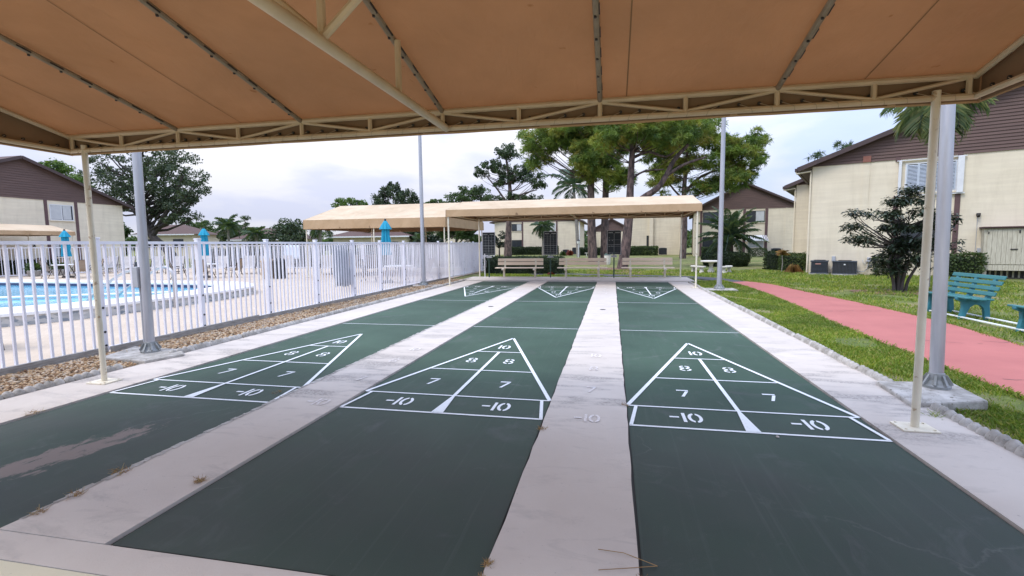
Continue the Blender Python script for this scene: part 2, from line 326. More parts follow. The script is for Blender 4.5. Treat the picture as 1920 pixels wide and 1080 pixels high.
def concrete_mat(name,c1,c2,stain=(.28,.25,.23),bands=False):
    m,nt,b=base_mat(name,.85)
    a=noise_node(nt,1.2,7,.65); r=ramp(nt,a.outputs['Fac'],[(.3,c2),(.7,c1)])
    s=noise_node(nt,3.0,9,.7,vscale=(.6,1.6,1),dist=.6); rs=ramp(nt,s.outputs['Fac'],[(.54,(0,0,0)),(.80,(.75,.75,.75))]); c=mixc(nt,rs.outputs[0],r.outputs[0],stain)
    v=noise_node(nt,38,3); rv=ramp(nt,v.outputs['Fac'],[(.69,(0,0,0)),(.75,(.6,.6,.6))]); c=mixc(nt,rv.outputs[0],c,stain)
    if bands:   # worn grey scuff bands where players scored, only around y 2.2 .. 4.6
        w=noise_node(nt,2.4,3,vscale=(.45,1.5,1)); rw=ramp(nt,w.outputs['Fac'],[(.50,(0,0,0)),(.60,(1,1,1))])
        tc=nt.nodes.new('ShaderNodeTexCoord'); sp=nt.nodes.new('ShaderNodeSeparateXYZ'); nt.links.new(tc.outputs['Object'],sp.inputs[0])
        ry=ramp(nt,sp.outputs[1],[(0,(0,0,0)),(1,(0,0,0))]); 
        mr=nt.nodes.new('ShaderNodeMapRange'); mr.inputs[1].default_value=1.6; mr.inputs[2].default_value=7.0; nt.links.new(sp.outputs[1],mr.inputs[0]); nt.links.new(mr.outputs[0],ry.inputs[0])
        e=ry.color_ramp.elements; e.new(.12).color=(.75,.75,.75,1); e.new(.5).color=(.6,.6,.6,1)
        fine=noise_node(nt,45,4,.8); rf=ramp(nt,fine.outputs['Fac'],[(.4,(.2,.2,.2)),(.6,(1,1,1))])
        f=mixc(nt,1.0,rw.outputs[0],ry.outputs[0],'MULTIPLY'); f=mixc(nt,1.0,f,rf.outputs[0],'MULTIPLY'); c=mixc(nt,f,c,(.17,.155,.145))
    nt.links.new(c,b.inputs['Base Color']); h=noise_node(nt,90,4); bump(nt,b,h.outputs['Fac'],.25,.006); return m
M['conc']=concrete_mat('pink_concrete',(.565,.505,.445),(.49,.43,.375),bands=True)
M['conc_yel']=concrete_mat('cream_concrete',(.64,.585,.43),(.58,.53,.38))
M['deck']=pm('pool_deck_pavers',(.56,.46,.355),(.50,.41,.315),1.2,.85,.15,30)
def deck_joints():
    m=M['deck']; nt=m.node_tree; b=nt.nodes['Principled BSDF']; src=b.inputs['Base Color'].links[0].from_socket
    tc=nt.nodes.new('ShaderNodeTexCoord'); br=nt.nodes.new('ShaderNodeTexBrick'); br.inputs['Scale'].default_value=4.2; br.inputs['Mortar Size'].default_value=.012
    br.inputs['Color1'].default_value=(1,1,1,1); br.inputs['Color2'].default_value=(.93,.92,.9,1); br.inputs['Mortar'].default_value=(.72,.68,.64,1)
    nt.links.new(tc.outputs['Object'],br.inputs['Vector']); nt.links.new(mixc(nt,1.0,src,br.outputs['Color'],'MULTIPLY'),b.inputs['Base Color'])
deck_joints()
M['red']=concrete_mat('red_path_paint',(.43,.14,.12),(.36,.112,.098),stain=(.36,.12,.10))
M['asphalt']=pm('asphalt',(.075,.075,.08),(.055,.055,.058),4,.9,.4,80)
M['gravelbase']=pm('gravel_bed',(.25,.17,.10),(.36,.28,.20),16,.95,.5,40)
# lawn: one sheet to the horizon, lying just below the paving
g=struct(MB().sheet([(-600,-200),(600,-200),(600,900),(-600,900)],-.035).build('ground',M['lawn']))
CX=(-2.418,0,2.414); HW=.89
struct(MB().sheet([(-3.9,-.05),(3.9,-.05),(3.9,15.93),(-3.9,15.93)],-.016).build('court_bed',M['dark_hw']))
for c in CX:
    struct(MB().sheet([(c-HW+.012,.03),(c+HW-.012,.03),(c+HW-.012,15.90),(c-HW+.012,15.90)],0).build('court',M['court']))
# concrete strips, all at +15 mm, with slightly wavy broken edges
def strip(x0,x1,y0,y1,wob=(0,0),z0=-.03,z1=.015,mat='conc',n=90):
    mb=MB(); L=[];Rr=[]
    for i in range(n+1):
        y=y0+(y1-y0)*i/n
        L.append((x0+random.uniform(-1,1)*wob[0],y)); Rr.append((x1+random.uniform(-1,1)*wob[1],y))
    for i in range(n):
        a,b_,c,d=L[i],Rr[i],Rr[i+1],L[i+1]
        mb.add([(*a,z1),(*b_,z1),(*c,z1),(*d,z1)],[(0,1,2,3)])
        mb.add([(*a,z0),(*a,z1),(*d,z1),(*d,z0)],[(0,1,2,3)]); mb.add([(*b_,z0),(*c,z0),(*c,z1),(*b_,z1)],[(0,1,2,3)])
    mb.add([(*L[0],z0),(*Rr[0],z0),(*Rr[0],z1),(*L[0],z1)],[(0,1,2,3)])
    return struct(mb.build('pavement',M[mat]))
strip(-4.02,CX[0]-HW,.012,15.9)
strip(CX[0]+HW,CX[1]-HW,.012,15.9,(.006,.001))
strip(CX[1]+HW,CX[2]-HW,.012,15.9,(.006,.006))
strip(CX[2]+HW,4.0,.012,15.9)
strip(-4.02,4.0,-.165,.006,n=4)
strip(-4.02,4.0,-5,-.171,mat='conc_yel',n=20)
struct(MB().box(-4.25,4.2,15.935,17.75,-.03,.05).build('bench_pavement',M['conc'],bevel=.01))
# rough broken lip along the left side of the first alley
def lip():
    mb=MB(); y=.1; x=CX[0]+HW
    while y<15.8:
        l=random.uniform(.03,.11); w=random.uniform(.012,.032); h=random.uniform(.015,.026)
        mb.add([(x-.012,y,0.0),(x-.01+random.uniform(-.006,.004),y,h),(x+w,y+.004,.0175),(x-.012,y+l,0.0),(x-.01+random.uniform(-.006,.004),y+l,h*.9),(x+w*random.uniform(.6,1),y+l,.0175)],[(0,1,4,3),(1,2,5,4),(0,2,1),(3,4,5)])
        y+=l*.98
    return struct(mb.build('pavement_edge',M['rough_conc']))
lip()
# painted lines and stencilled numerals
def line(mb,a,b,w,z):
    a=Vector((*a,0)); b=Vector((*b,0)); d=(b-a).normalized(); p=Vector((-d.y,d.x,0))*w/2
    mb.add([(*(a-p).xy,z),(*(b-p).xy,z),(*(b+p).xy,z),(*(a+p).xy,z)],[(0,1,2,3)])
def arc(cx,cy,rx,ry,a0,a1,w,n=8):
    o=[];i_=[]
    for k in range(n+1):
        a=a0+(a1-a0)*k/n; o.append((cx+rx*math.cos(a),cy+ry*math.sin(a))); i_.append((cx+(rx-w)*math.cos(a),cy+(ry-w)*math.sin(a)))
    return [[o[k],o[k+1],i_[k+1],i_[k]] for k in range(n)]
def glyph(ch):
    """stencil digit in a box .12 wide, .22 high, centred"""
    w=.032
    if ch=='0': return arc(.005,0,.072,.11,R(-83),R(83),.036,10)+arc(-.005,0,.072,.11,R(97),R(263),.036,10)
    if ch=='1': return [[(-.018,-.11),(.018,-.11),(.018,.11),(-.018,.11)]]
    if ch=='-': return [[(-.05,-.014),(.05,-.014),(.05,.018),(-.05,.018)]]
    if ch=='7': return [[(-.07,.078),(.075,.078),(.075,.11),(-.07,.11)],[(.035,.066),(.073,.066),(.0,-.11),(-.038,-.11)]]
    if ch=='8':
        q=[]
        for cy,ry,rx in ((.056,.060,.072),(-.056,.062,.080)):
            q+=arc(.005,cy,rx,ry,R(-84),R(84),.028)+arc(-.005,cy,rx,ry,R(96),R(264),.028)
        return q
ADV={'0':.155,'1':.075,'-':.13,'7':.15,'8':.15}
def text(mb,s,x,y,z,flip=False,sc=1,jit=0):
    tot=sum(ADV[c] for c in s); cur=-tot/2; f=-1 if flip else 1
    for c in s:
        ox=cur+ADV[c]/2
        for q in glyph(c):
            pts=[(x+f*(ox+p[0])*sc*.72,y+f*p[1]*sc*.92,z) for p in q]
            mb.add(pts,[(0,1,2,3)])
        cur+=ADV[c]
def half(mb,nb,c,far):
    T=(lambda y:15.85-y) if far else (lambda y:y); z=.004; W=HW-.015
    P=lambda x,y:(c+x,T(y))
    line(mb,P(-W,1.981),P(W,1.981),.027,z); line(mb,P(-W,2.438),P(W,2.438),.024,z+.0008)
    for s in (-1,1):
        line(mb,P(s*W,2.438),P(0,5.182),.035,z+.0016); line(mb,P(s*W*.92,2.438),P(s*W*.985,1.985),.028,z+.0024)
    for y in (3.353,4.267):
        h=W*(5.182-y)/2.744; line(mb,P(-h,y),P(h,y),.024,z)
    line(mb,P(0,2.44),P(0,4.25),.034,z+.0024)
    mb.add([(*P(-.012,2.44),z+.0024),(*P(-.052,1.985),z+.0024),(*P(.052,1.985),z+.0024),(*P(.012,2.44),z+.0024)],[(0,1,2,3)])
    line(mb,P(-HW+.02,6.096),P(HW-.02,6.096),.020,z)
    for s in (-1,1):
        text(nb,'8',c+s*.225,T(3.79),z,far); text(nb,'7',c+s*.37,T(2.86),z,far); text(nb,'-10',c+s*.44,T(2.215),z,far)
    text(nb,'10',c,T(4.56),z,far)
def worn_line_mat(name,c,lo,hi,base):
    m,nt,b=base_mat(name,.75); n_=noise_node(nt,26,6,.75); r=ramp(nt,n_.outputs['Fac'],[(lo,base),(hi,c)]); nt.links.new(r.outputs[0],b.inputs['Base Color']); return m
M['line_worn']=worn_line_mat('court_line_paint',(.76,.78,.78),.28,.42,(.40,.44,.42))
M['num_worn']=worn_line_mat('worn_alley_paint',(.84,.83,.83),.44,.72,(.60,.53,.48))
for c in CX:
    mb=MB(); nb=MB(); half(mb,nb,c,False); half(mb,nb,c,True)
    struct(mb.build('court_lines',M['line_worn'])); struct(nb.build('court_numbers',M['line_worn']))
nb=MB()
for x in (-1.12,1.215):
    for far in (False,True):
        T=(lambda y:15.85-y) if far else (lambda y:y)
        for s_,y in (('10',4.19),('8',3.57),('7',2.79),('-10',2.03)): text(nb,s_,x,T(y),.0195,far,.82)
struct(nb.build('pavement_numbers',M['num_worn']))
# small dark drain slots on the alleys
for x,y in ((-1.2,8.6),(1.22,8.4)):
    struct(MB().lathe([(.0,.016),(.055,.0165),(.06,.0185),(.0,.019)],14,(x,y)).build('pavement_drain',M['dark_hw']))
# pool deck, gravel bed, paths
struct(MB().sheet([(-5.12,-4),(-5.12,26.4),(-31.6,26.4),(-31.6,-4)],-.012).build('pool_deck',M['deck']))
struct(MB().sheet([(-5.115,-4),(-4.02,-4),(-4.02,17.2),(-5.115,17.2)],-.008).build('gravel_bed',M['gravelbase']))
def smooth_path(pts,n=6):
    out=[]
    for i in range(len(pts)-1):
        p0=pts[max(i-1,0)];p1=pts[i];p2=pts[i+1];p3=pts[min(i+2,len(pts)-1)]
        for k in range(n):
            t=k/n; out.append(tuple(.5*((2*p1[j])+(-p0[j]+p2[j])*t+(2*p0[j]-5*p1[j]+4*p2[j]-p3[j])*t*t+(-p0[j]+3*p1[j]-3*p2[j]+p3[j])*t**3) for j in range(2)))
    out.append(pts[-1]); return out
PL=smooth_path([(5.0,-6),(4.97,0),(4.95,3.3),(4.98,5.0),(5.08,7.2),(5.24,9.3),(5.42,12.2),(5.44,14.4),(5.36,16.2)])
PR=smooth_path([(6.5,-6),(6.5,0),(6.5,3.3),(6.62,5.5),(6.86,7.5),(6.86,9.3),(6.78,11),(6.62,12.9),(6.48,15.3),(6.05,16.6)])
def ribbon(name,Lp,Rp,z,mat):
    mb=MB(); n=min(len(Lp),len(Rp)); a=[Lp[int(i*(len(Lp)-1)/(n-1))] for i in range(n)]; b=[Rp[int(i*(len(Rp)-1)/(n-1))] for i in range(n)]
    for i in range(n-1):
        for s in range(4):
            f0,f1=s/4,(s+1)/4
            q=lambda i,f:(a[i][0]+(b[i][0]-a[i][0])*f,a[i][1]+(b[i][1]-a[i][1])*f,z)
            mb.add([q(i,f0),q(i,f1),q(i+1,f1),q(i+1,f0)],[(0,1,2,3)])
    return struct(mb.build(name,M[mat]))
pth=ribbon('path',PL,PR,-.008,'red')
def path_cracks():
    mb=MB(); rr=random.Random(5)
    for (x,y,L,a) in ((5.55,5.9,.75,.05),(6.35,6.0,.3,-.1),(5.3,8.8,1.3,.08),(5.6,11.4,.9,-.05),(5.2,3.9,1.2,.1)):
        p=(x,y); k=0
        while k<L:
            s=rr.uniform(.05,.12); q=(p[0]+s*math.cos(a+rr.uniform(-.5,.5)),p[1]+s*math.sin(a+rr.uniform(-.5,.5)))
            if rr.random()<.8: line(mb,p,q,rr.uniform(.006,.016),-.0065)
            p=q; k+=s
    struct(mb.build('path_crack',M['dark_hw']))
path_cracks()
GL=smooth_path([(5.40,16.15),(4.9,17.1),(4.35,17.9),(2.5,18.6),(.5,19.3),(-1.5,19.9),(-4.6,20.3)])
GR=smooth_path([(6.0,16.6),(5.55,18.0),(4.8,19.1),(2.8,19.9),(.6,20.6),(-1.3,21.2),(-4.6,21.6)])
ribbon('path',GL,GR,-.012,'asphalt')
# pool
OUT=smooth_path([(-13.0,1.9),(-10.6,3.2),(-9.3,4.9),(-8.85,5.95),(-8.70,7.5),(-8.67,9.0),(-8.86,10.4),(-9.5,11.5),(-11.4,12.45),(-16,12.6),(-22,12.6),(-25.5,11)],5)
INN=smooth_path([(-13.6,2.7),(-11.8,4.0),(-10.5,5.7),(-9.95,6.9),(-9.76,7.9),(-9.74,8.9),(-9.90,10.0),(-10.4,10.9),(-11.8,11.55),(-16,11.75),(-22,11.75),(-24.8,10.6)],5)
M['coping']=pm('pool_coping',(.80,.79,.76),(.74,.73,.71),3,.6)
def tile_mat():
    m,nt,b=base_mat('pool_tiles',.5); tc=nt.nodes.new('ShaderNodeTexCoord'); no=nt.nodes.new('ShaderNodeTexVoronoi'); no.inputs['Scale'].default_value=9
    mp=nt.nodes.new('ShaderNodeMapping'); mp.inputs['Scale'].default_value=(1,1,2.2); nt.links.new(tc.outputs['Object'],mp.inputs[0]); nt.links.new(mp.outputs[0],no.inputs['Vector'])
    r=ramp(nt,no.outputs['Color'],[(.2,(.20,.23,.26)),(.45,(.42,.42,.40)),(.8,(.55,.53,.50))]); nt.links.new(r.outputs[0],b.inputs['Base Color']); return m
M['tiles']=tile_mat(); M['navy']=pm('navy_tile',(.02,.03,.09),(.03,.05,.12),9,.3)
pool=thing('swimming_pool','raised swimming pool with white coping and grey mosaic rim behind the white fence','pool',(-12,8,0))
pool_c=Vector((12,-8,0))
def ring(name,A,B,mat,z=None):
    mb=MB()
    for i in range(len(A)-1):
        a,b,c,d=A[i],B[i],B[i+1],A[i+1]; mb.add([a,b,c,d],[(0,1,2,3)])
    o=mb.build(name,M[mat],pool); o.location=pool_c; return o
Z=lambda P,z:[(p[0],p[1],z) for p in P]
def coping():
    mb=MB(); A=OUT;B=INN
    for i in range(len(A)-1):
        for (P0,z0,P1,z1) in ((A,.17,A,.225),(A,.225,B,.225),(B,.225,B,.17),(B,.17,A,.17)):
            mb.add([(*P0[i],z0),(*P1[i],z1),(*P1[i+1],z1),(*P0[i+1],z0)],[(0,1,2,3)])
    o=mb.build('coping',M['coping'],pool); o.location=pool_c
coping()
def inset(P,d): return [(p[0]+(-15-p[0])*d/12,p[1]+(7.5-p[1])*d/8) for p in P]
ring('rim_wall',Z(inset(OUT,.05),-.012),Z(inset(OUT,.05),.172),'tiles')
ring('waterline_tile',Z(inset(INN,.02),-.3),Z(inset(INN,.02),.172),'navy')
def water_mat():
    m,nt,b=base_mat('pool_water',.04); n1=noise_node(nt,.6,3); r=ramp(nt,n1.outputs['Fac'],[(.3,(.13,.47,.66)),(.7,(.22,.58,.74))]); nt.links.new(r.outputs[0],b.inputs['Base Color'])
    h=noise_node(nt,5,3,dist=.6); bump(nt,b,h.outputs['Fac'],.12,.05); b.inputs['IOR'].default_value=1.33; return m
M['water']=water_mat()
struct(MB().sheet(list(reversed(inset(INN,.03))) ,.085).build('water',M['water']))
# ---------------------------------------------------------------- canopies
def canopy(label,x0,x1,y0,y1,ze,zr,rafts,front,loc=(0,0,0),rz=0,detail=True,posts=None,seams=(),tie=None,vz=.2,name='fabric_canopy'):
    """gable canopy, eaves along x. ze=eave height of cloth, zr=ridge; front=+1 when the detailed eave (seen close) is at y1"""
    root=thing(name,label,'canopy',loc,rz)
    ym=(y0+y1)/2; sag=.016
    # cloth roof
    nx=max(12,int((x1-x0)/.16)); 
    def zroof(x,t): # t 0 eave..1 ridge
        j=max(i for i in range(len(rafts)-1) if x>=rafts[i]-1e-6); a,b=rafts[j],rafts[j+1]; s=(x-a)/(b-a)
        return ze+(zr-ze)*t-sag*4*s*(1-s)*4*t*(1-t)
    vs=[];fs=[];ts=[0,.12,.3,.5,.7,.88,1]
    rows=[(y0+(ym-y0)*t,t) for t in ts]+[(y1+(ym-y1)*t,t) for t in reversed(ts[:-1])]
    for i in range(nx+1):
        x=x0+(x1-x0)*i/nx
        for y,t in rows: vs.append((x,y,zroof(min(max(x,rafts[0]),rafts[-1]),t)))
    k=len(rows)
    for i in range(nx):
        for j in range(k-1): fs.append((i*k+j,(i+1)*k+j,(i+1)*k+j+1,i*k+j+1))
    rc=MB().add(vs,fs).build('roof_cloth',M['fabric'],root,True); MB().add([(a,b,c-.005) for a,b,c in vs],fs).build('shade_sheet',M['shade_sheet'],rc,True)  # second mesh: added sheet carrying the painted underside shade
    # valance: long sides and gable ends, hanging with a small hem
    zb=ze-vz
    for name_,y,s in (('valance',y0,-1),('valance',y1,1)):
        mb=MB(); n=60
        for i in range(n):
            xa,xb=x0+(x1-x0)*i/n,x0+(x1-x0)*(i+1)/n
            w=lambda x:.006*math.sin(x*5.1)+.004*math.sin(x*13)
            mb.add([(xa,y,ze),(xb,y,ze),(xb,y+s*(.012+w(xb)),zb),(xa,y+s*(.012+w(xa)),zb)],[(0,1,2,3)])
        vo=mb.build(name_,M['fabric_side_shaded'],root,True); MB().add([(x0+.01,y-s*.004,ze-.004),(x1-.01,y-s*.004,ze-.004),(x1-.01,y+s*.004,zb+.012),(x0+.01,y+s*.004,zb+.012)],[(0,1,2,3)]).build('shade_sheet',M['side_shade_sheet'],vo)  # inner sheet is added to paint the valance's shaded side
    for x,s in ((x0,-1),(x1,1)):
        MB().add([(x,y0-.024,zb),(x,y1+.024,zb),(x,y1+.008,ze),(x,ym,zr),(x,y0-.008,ze)],[(0,1,2,3,4)]).build('gable_cloth',M['fabric_side_shaded'],root); x_=x-s*.005; MB().add([(x_,y0+.01,zb+.01),(x_,y1-.01,zb+.01),(x_,y1-.01,ze-.01),(x_,ym,zr-.012),(x_,y0+.01,ze-.01)],[(0,1,2,3,4)]).build('shade_sheet',M['side_shade_sheet'],[o for o in root.children if o.name.startswith('gable_cloth')][-1])  # inner sheet is added, shade of the gable inside in its colour
    r=.022; zt=ze-.03; zbc=ze-.165
    for y in (y0,y1):
        yi=y+(.035 if y==y0 else -.035); mb=MB()
        mb.tube([(x0+.04,yi,zt),(x1-.04,yi,zt)],r); mb.tube([(x0+.04,yi,zbc),(x1-.04,yi,zbc)],r)
        st=[rafts[0]+.05]+[v for a,b in zip(rafts[:-1],rafts[1:]) for v in ((a+b)/2,b)]; st[-1]-=.05
        for i,x in enumerate(st):
            mb.tube([(x,yi,zt),(x,yi,zbc)],.019,6)
            if i<len(st)-1:
                zs=(zt-.012,zbc+.018) if i%2==0 else (zbc+.018,zt-.012)
                mb.tube([(x,yi,zs[0]),(st[i+1],yi,zs[1])],.013,6)
        mb.build('eave_truss',M['frame_tan'],root,True)
    for x in (x0+.05,x1-.05):
        mb=MB(); mb.tube([(x,y0+.035,zbc),(x,y1-.035,zbc)],r); mb.tube([(x,y0+.035,zt),(x,ym,zr-.03),(x,y1-.035,zt)],r)
        mb.tube([(x,ym,zbc),(x,ym,zr-.03)],.017,6)
        mb.build('gable_truss',M['frame_tan'],root,True)
    MB().tube([(x0+.05,ym,zr-.045),(x1-.05,ym,zr-.045)],.024).build('ridge_tube',M['frame_tan'],root,True)
    for x in rafts[1:-1]:
        mb=MB(); mb.tube([(x,y0+.035,zt+.0),(x,ym,zr-.04),(x,y1-.035,zt+.0)],.02)
        ro=mb.build('rafter',M['sleeve'],root,True)
        if detail:
            L=math.hypot(ym-y1,zr-ze); m=int(L/.19)
            for q in range(1,m):
                t=q/m; y=y1+(ym-y1)*t; z=zt+(zr-.04-zt)*t; hb=MB()
                hb.tube([(x-.004,y,z-.032),(x-.004,y,z-.016)],.0085,6)
                hb.bar((x-.004,y,z-.018),(x+.021,y-.002,z-.010),.006,.006)
                hb.bar((x+.021,y,z-.012),(x+.021,y-.085,z-.012+.085*(zr-ze)/(y1-ym)),.004,.010)
                hb.build('rafter_clip',M['dark_hw'],ro)
    if detail:
        # cloth sleeve strips beside the rafters, seams, lacing with grommets
        for x in seams:
            sm=MB(); zz=lambda y:zroof(x,(y-y1)/(ym-y1))-.010; ys=[y1-.03+(ym-y1+.03)*i/12 for i in range(13)]
            for p,q in zip(ys[:-1],ys[1:]): sm.add([(x-.004,p,zz(p)),(x+.004,p,zz(p)),(x+.004,q,zz(q)),(x-.004,q,zz(q))],[(0,1,2,3)])
            sm.build('roof_seam',M['seam'],root)
        x=x0+.1; i=0; yi=y1-.035
        while x<x1-.08:
            yv=y1-.006; zg=ze-.118
            MB().tube([(x,yv-.016,zg),(x,yv-.004,zg)],.0125,8).build('grommet',M['dark_hw'],root)
            s=-1 if x<2.2 else 1
            MB().tube([(x,yv-.012,zg),(x+s*.075,yi-.024,zbc+.006),(x+s*.085,yi-.012,zbc-.022),(x+s*.085,yi+.02,zbc-.014)],.0028,4).build('lacing_cord',M['rope'],root)
            x+=.142+.004*math.sin(i*2.3); i+=1
        for sgn,xe in ((-1,x1-.006),(1,x0+.006)):
            y=y1-.12
            while y>ym-.4:
                MB().tube([(xe,y,ze-.118),(xe+sgn*.014,y,ze-.118)],.0125,8).build('grommet',M['dark_hw'],root); MB().tube([(xe+sgn*.012,y,ze-.118),(xe+sgn*.03,y-.075,zbc+.004),(xe+sgn*.045,y-.08,zbc-.02)],.0028,4).build('lacing_cord',M['rope'],root); y-=.142
    if tie is not None:
        x=tie; mb=MB(); mb.tube([(x,y0+.035,zbc),(x,y1-.035,zbc)],.03,10)
        for y in (ym+.85,ym,ym-.85):
            t=1-abs(y-ym)/(y1-ym); mb.tube([(x,y,zbc),(x,y,ze+(zr-ze)*t-.05)],.021)
        for s in (-1,1): mb.tube([(x,ym,zbc+.02),(x+s*.60,ym,zr-.06)],.021)
        for s in (-1,1): mb.tube([(x,ym+s*.0,zbc+.02),(x,ym+s*.0+.001,zbc+.03)],.02)
        mb.build('tie_truss',M['frame_tan'],root,True)
    for (x,y) in posts:
        p=MB().tube([(x,y,.02),(x,y,zbc+.05)],.026,14).build('post',M['cream_paint'],root,True)
        b=MB().box(x-.115,x+.115,y-.095,y+.095,.0155,.028)
        for sx in (-1,1):
            for sy in (-1,1): b.tube([(x+sx*.09,y+sy*.07,.028),(x+sx*.09,y+sy*.07,.036)],.01,6)
        b.build('base_plate',M['cream_paint'],p,bevel=.003)
    return root
RX=[-3.87,-2.58,-1.285,.02,1.30,2.56,3.80]
canopy('tan fabric canopy overhead with its lacing, trusses and two near cream posts',-3.9,3.84,-1.33,2.275,2.50,2.925,RX,1,posts=[(-3.68,2.24),(3.56,2.24),(-3.68,-1.3),(3.56,-1.3)],seams=(-3.2,-1.9,1.5,3.12),tie=.05)
canopy('tan fabric canopy over the benches and scoreboards at the far end of the courts',-3.93,3.98,13.59,17.22,2.51,2.915,[-3.93,-2.6,-1.3,0,1.3,2.6,3.98],1,detail=False,posts=[(-3.86,13.63),(3.86,13.63),(-3.80,17.18),(3.88,17.18)],vz=.225,tie=.05)
canopy('long tan fabric canopy beside the pool, behind the white fence and a turquoise umbrella',-12.05,-5.42,17.8,24.0,2.53,3.38,[-12.05,-10.4,-8.7,-7.0,-5.42],1,detail=False,posts=[(-11.95,17.86),(-8.7,17.86),(-5.5,17.86),(-11.95,23.9),(-8.7,23.9),(-5.5,23.9)],vz=.40)
canopy('small cream canopy in front of the house at the left edge',-4.5,4.5,-1.7,1.7,2.36,2.75,[-4.5,-2.2,0,2.2,4.5],1,loc=(-30.6,16.4,0),rz=R(90),detail=False,posts=[(-4.4,-1.65),(0,-1.65),(4.4,-1.65),(4.4,1.65),(0,1.65),(-4.4,1.65)],vz=.22)
# ---------------------------------------------------------------- lamp posts
def lamp_post(label,x,y,h,r0,r1,pad,padz,box=False,lean=0):
    t=thing('lamp_post',label,'lamp post',(x,y,0))
    mb=MB()
    mb.tube([(0,0,padz+.09),(0,0,h)],[r0,r1],24)
    mb.lathe([(r1,h),(r1*1.15,h+.01),(r1*1.1,h+.05),(.01,h+.09)],20)
    mb.build('pole',M['alu'],t,True).rotation_euler=(0,lean,0)
    b=MB(); b.lathe([(r0*2.05,padz),(r0*2.05,padz+.022),(r0*1.75,padz+.035),(r0*1.3,padz+.075),(r0*1.12,padz+.13),(r0*1.02,padz+.135)],20)
    for k in range(8):
        a=k*math.pi/4+.2; c,s=math.cos(a),math.sin(a); b.bar((c*r0*1.1,s*r0*1.1,padz+.11),(c*r0*2.0,s*r0*2.0,padz+.03),.018,.035)
        if k%2: b.tube([(c*r0*1.8,s*r0*1.8,padz+.02),(c*r0*1.8,s*r0*1.8,padz+.06)],.013,6)
    b.build('cast_base',M['galv'],t)
    pm_=MB().poly(pad,-.03,padz); pm_.build('footing',M['rough_conc'],t,bevel=.015)
    if box:
        MB().box(-r0-.075,-r0+.005,-.06,.05,.88,1.14).build('junction_box',M['grey_box'],t,bevel=.006)
        MB().tube([(-r0-.03,0,.1),(-r0-.03,0,.88)],.014,8).build('conduit',M['grey_box'],t)
    return t
lamp_post('thick aluminium lamp post near the white fence with a small grey box',-4.40,3.40,7.0,.053,.046,[(-.55,.26),(-.34,-.36),(.40,-.44),(.53,-.02),(.26,.20)],.05,True,R(.5))
lamp_post('thick aluminium lamp post on a cracked concrete pad behind the right near canopy post',4.27,3.27,7.0,.052,.045,[(-.41,.15),(-.47,-.54),(.17,-.37),(.24,.18)],.052,False,R(-1.2))
lamp_post('slim grey lamp post rising beside the white fence by the far canopy',-4.82,13.75,6.4,.07,.05,[(-.3,-.35),(.55,-.35),(.55,.35),(-.3,.35)],.03)
lamp_post('slim pale lamp post on the grass at the start of the red path',4.42,13.15,6.4,.07,.05,[(-.42,-.3),(.45,-.3),(.45,.3),(-.42,.3)],.03)
# ---------------------------------------------------------------- white fences
def fence(name,label,a,b,posts,h=1.5,step=.118,pw=.025,group=None,z0=.03,bolts=True,low=None):
    a=Vector((*a,0)); b=Vector((*b,0)); L=(b-a).length; ang=math.atan2((b-a).y,(b-a).x)
    t=thing(name,label,'fence',a,ang,group)
    ps=posts
    for p in ps:
        q=MB().box(p-.034,p+.034,-.034,.034,0,h+.0); q.box(p-.04,p+.04,-.04,.04,h,h+.02)
        po=q.build('post',M['white_metal'],t,bevel=.004)
        if bolts:
            bm=MB()
            for z in (.10,.28,.60): bm.tube([(p,-.034,z),(p,-.043,z)],.015,8)
            bm.build('bolt',M['dark_hw'],po)
    for p,q in zip(ps[:-1],ps[1:]):
        mb=MB(); mb.box(p+.034,q-.034,-.022,.022,h-.07,h-.03); mb.box(p+.034,q-.034,-.02,.02,z0,z0+.045)
        n=max(1,round((q-p)/step)); 
        for i in range(1,n):
            x=p+(q-p)*i/n; mb.box(x-pw/2,x+pw/2,-pw/2,pw/2,z0+.045,h-.07)
        if low: mb.box(p+.034,q-.034,-.018,.018,low,low+.03)
        mb.build('picket_panel',M['white_metal'],t)
    return t
yp=[-3.0,-1.35,.25,1.85,3.43,5.03,6.62,8.22,9.82,11.35,13.0,14.6,16.2,17.8,19.4,21.0,22.6,24.1]
fence('picket_fence','long white metal picket fence between the gravel bed and the pool',(-5.17,-3),(-5.17,24.1),[y+3 for y in yp])
fence('picket_fence','low white picket fence along the far side of the pool deck, behind the loungers',(-25.2,25.8),(-5.3,25.8),[i*1.658 for i in range(13)],bolts=False,step=.13)
fence('picket_fence','white picket fence closing the pool deck in front of the left house',(-31.4,10.0),(-25.3,25.7),[i*1.684 for i in range(11)],bolts=False,step=.13)
# timber kick boards along the fence
def board(y0,y1,x,dz,label,tilt=0):
    o=MB().box(-.022,.022,-(y1-y0)/2,(y1-y0)/2,-.05,.095).build('kick_board',M['timber_grey'],None,bevel=.006)
    o.location=(x,(y0+y1)/2,dz); o.rotation_euler=(tilt,0,0); return tag(o,label,'board','weathered boards along the fence')
board(-2.9,3.38,-5.07,.0,'grey weathered kick board along the fence foot nearest the camera')
board(3.42,6.15,-5.04,.012,'grey weathered kick board behind the left lamp post footing, end lifted',R(.5))
board(6.05,10.2,-5.085,-.008,'grey weathered kick board along the middle of the fence')
board(10.25,13.4,-5.08,-.012,'grey weathered kick board near the far lamp post by the fence')
board(13.9,17.0,-5.08,-.015,'grey weathered kick board at the far end of the gravel bed')
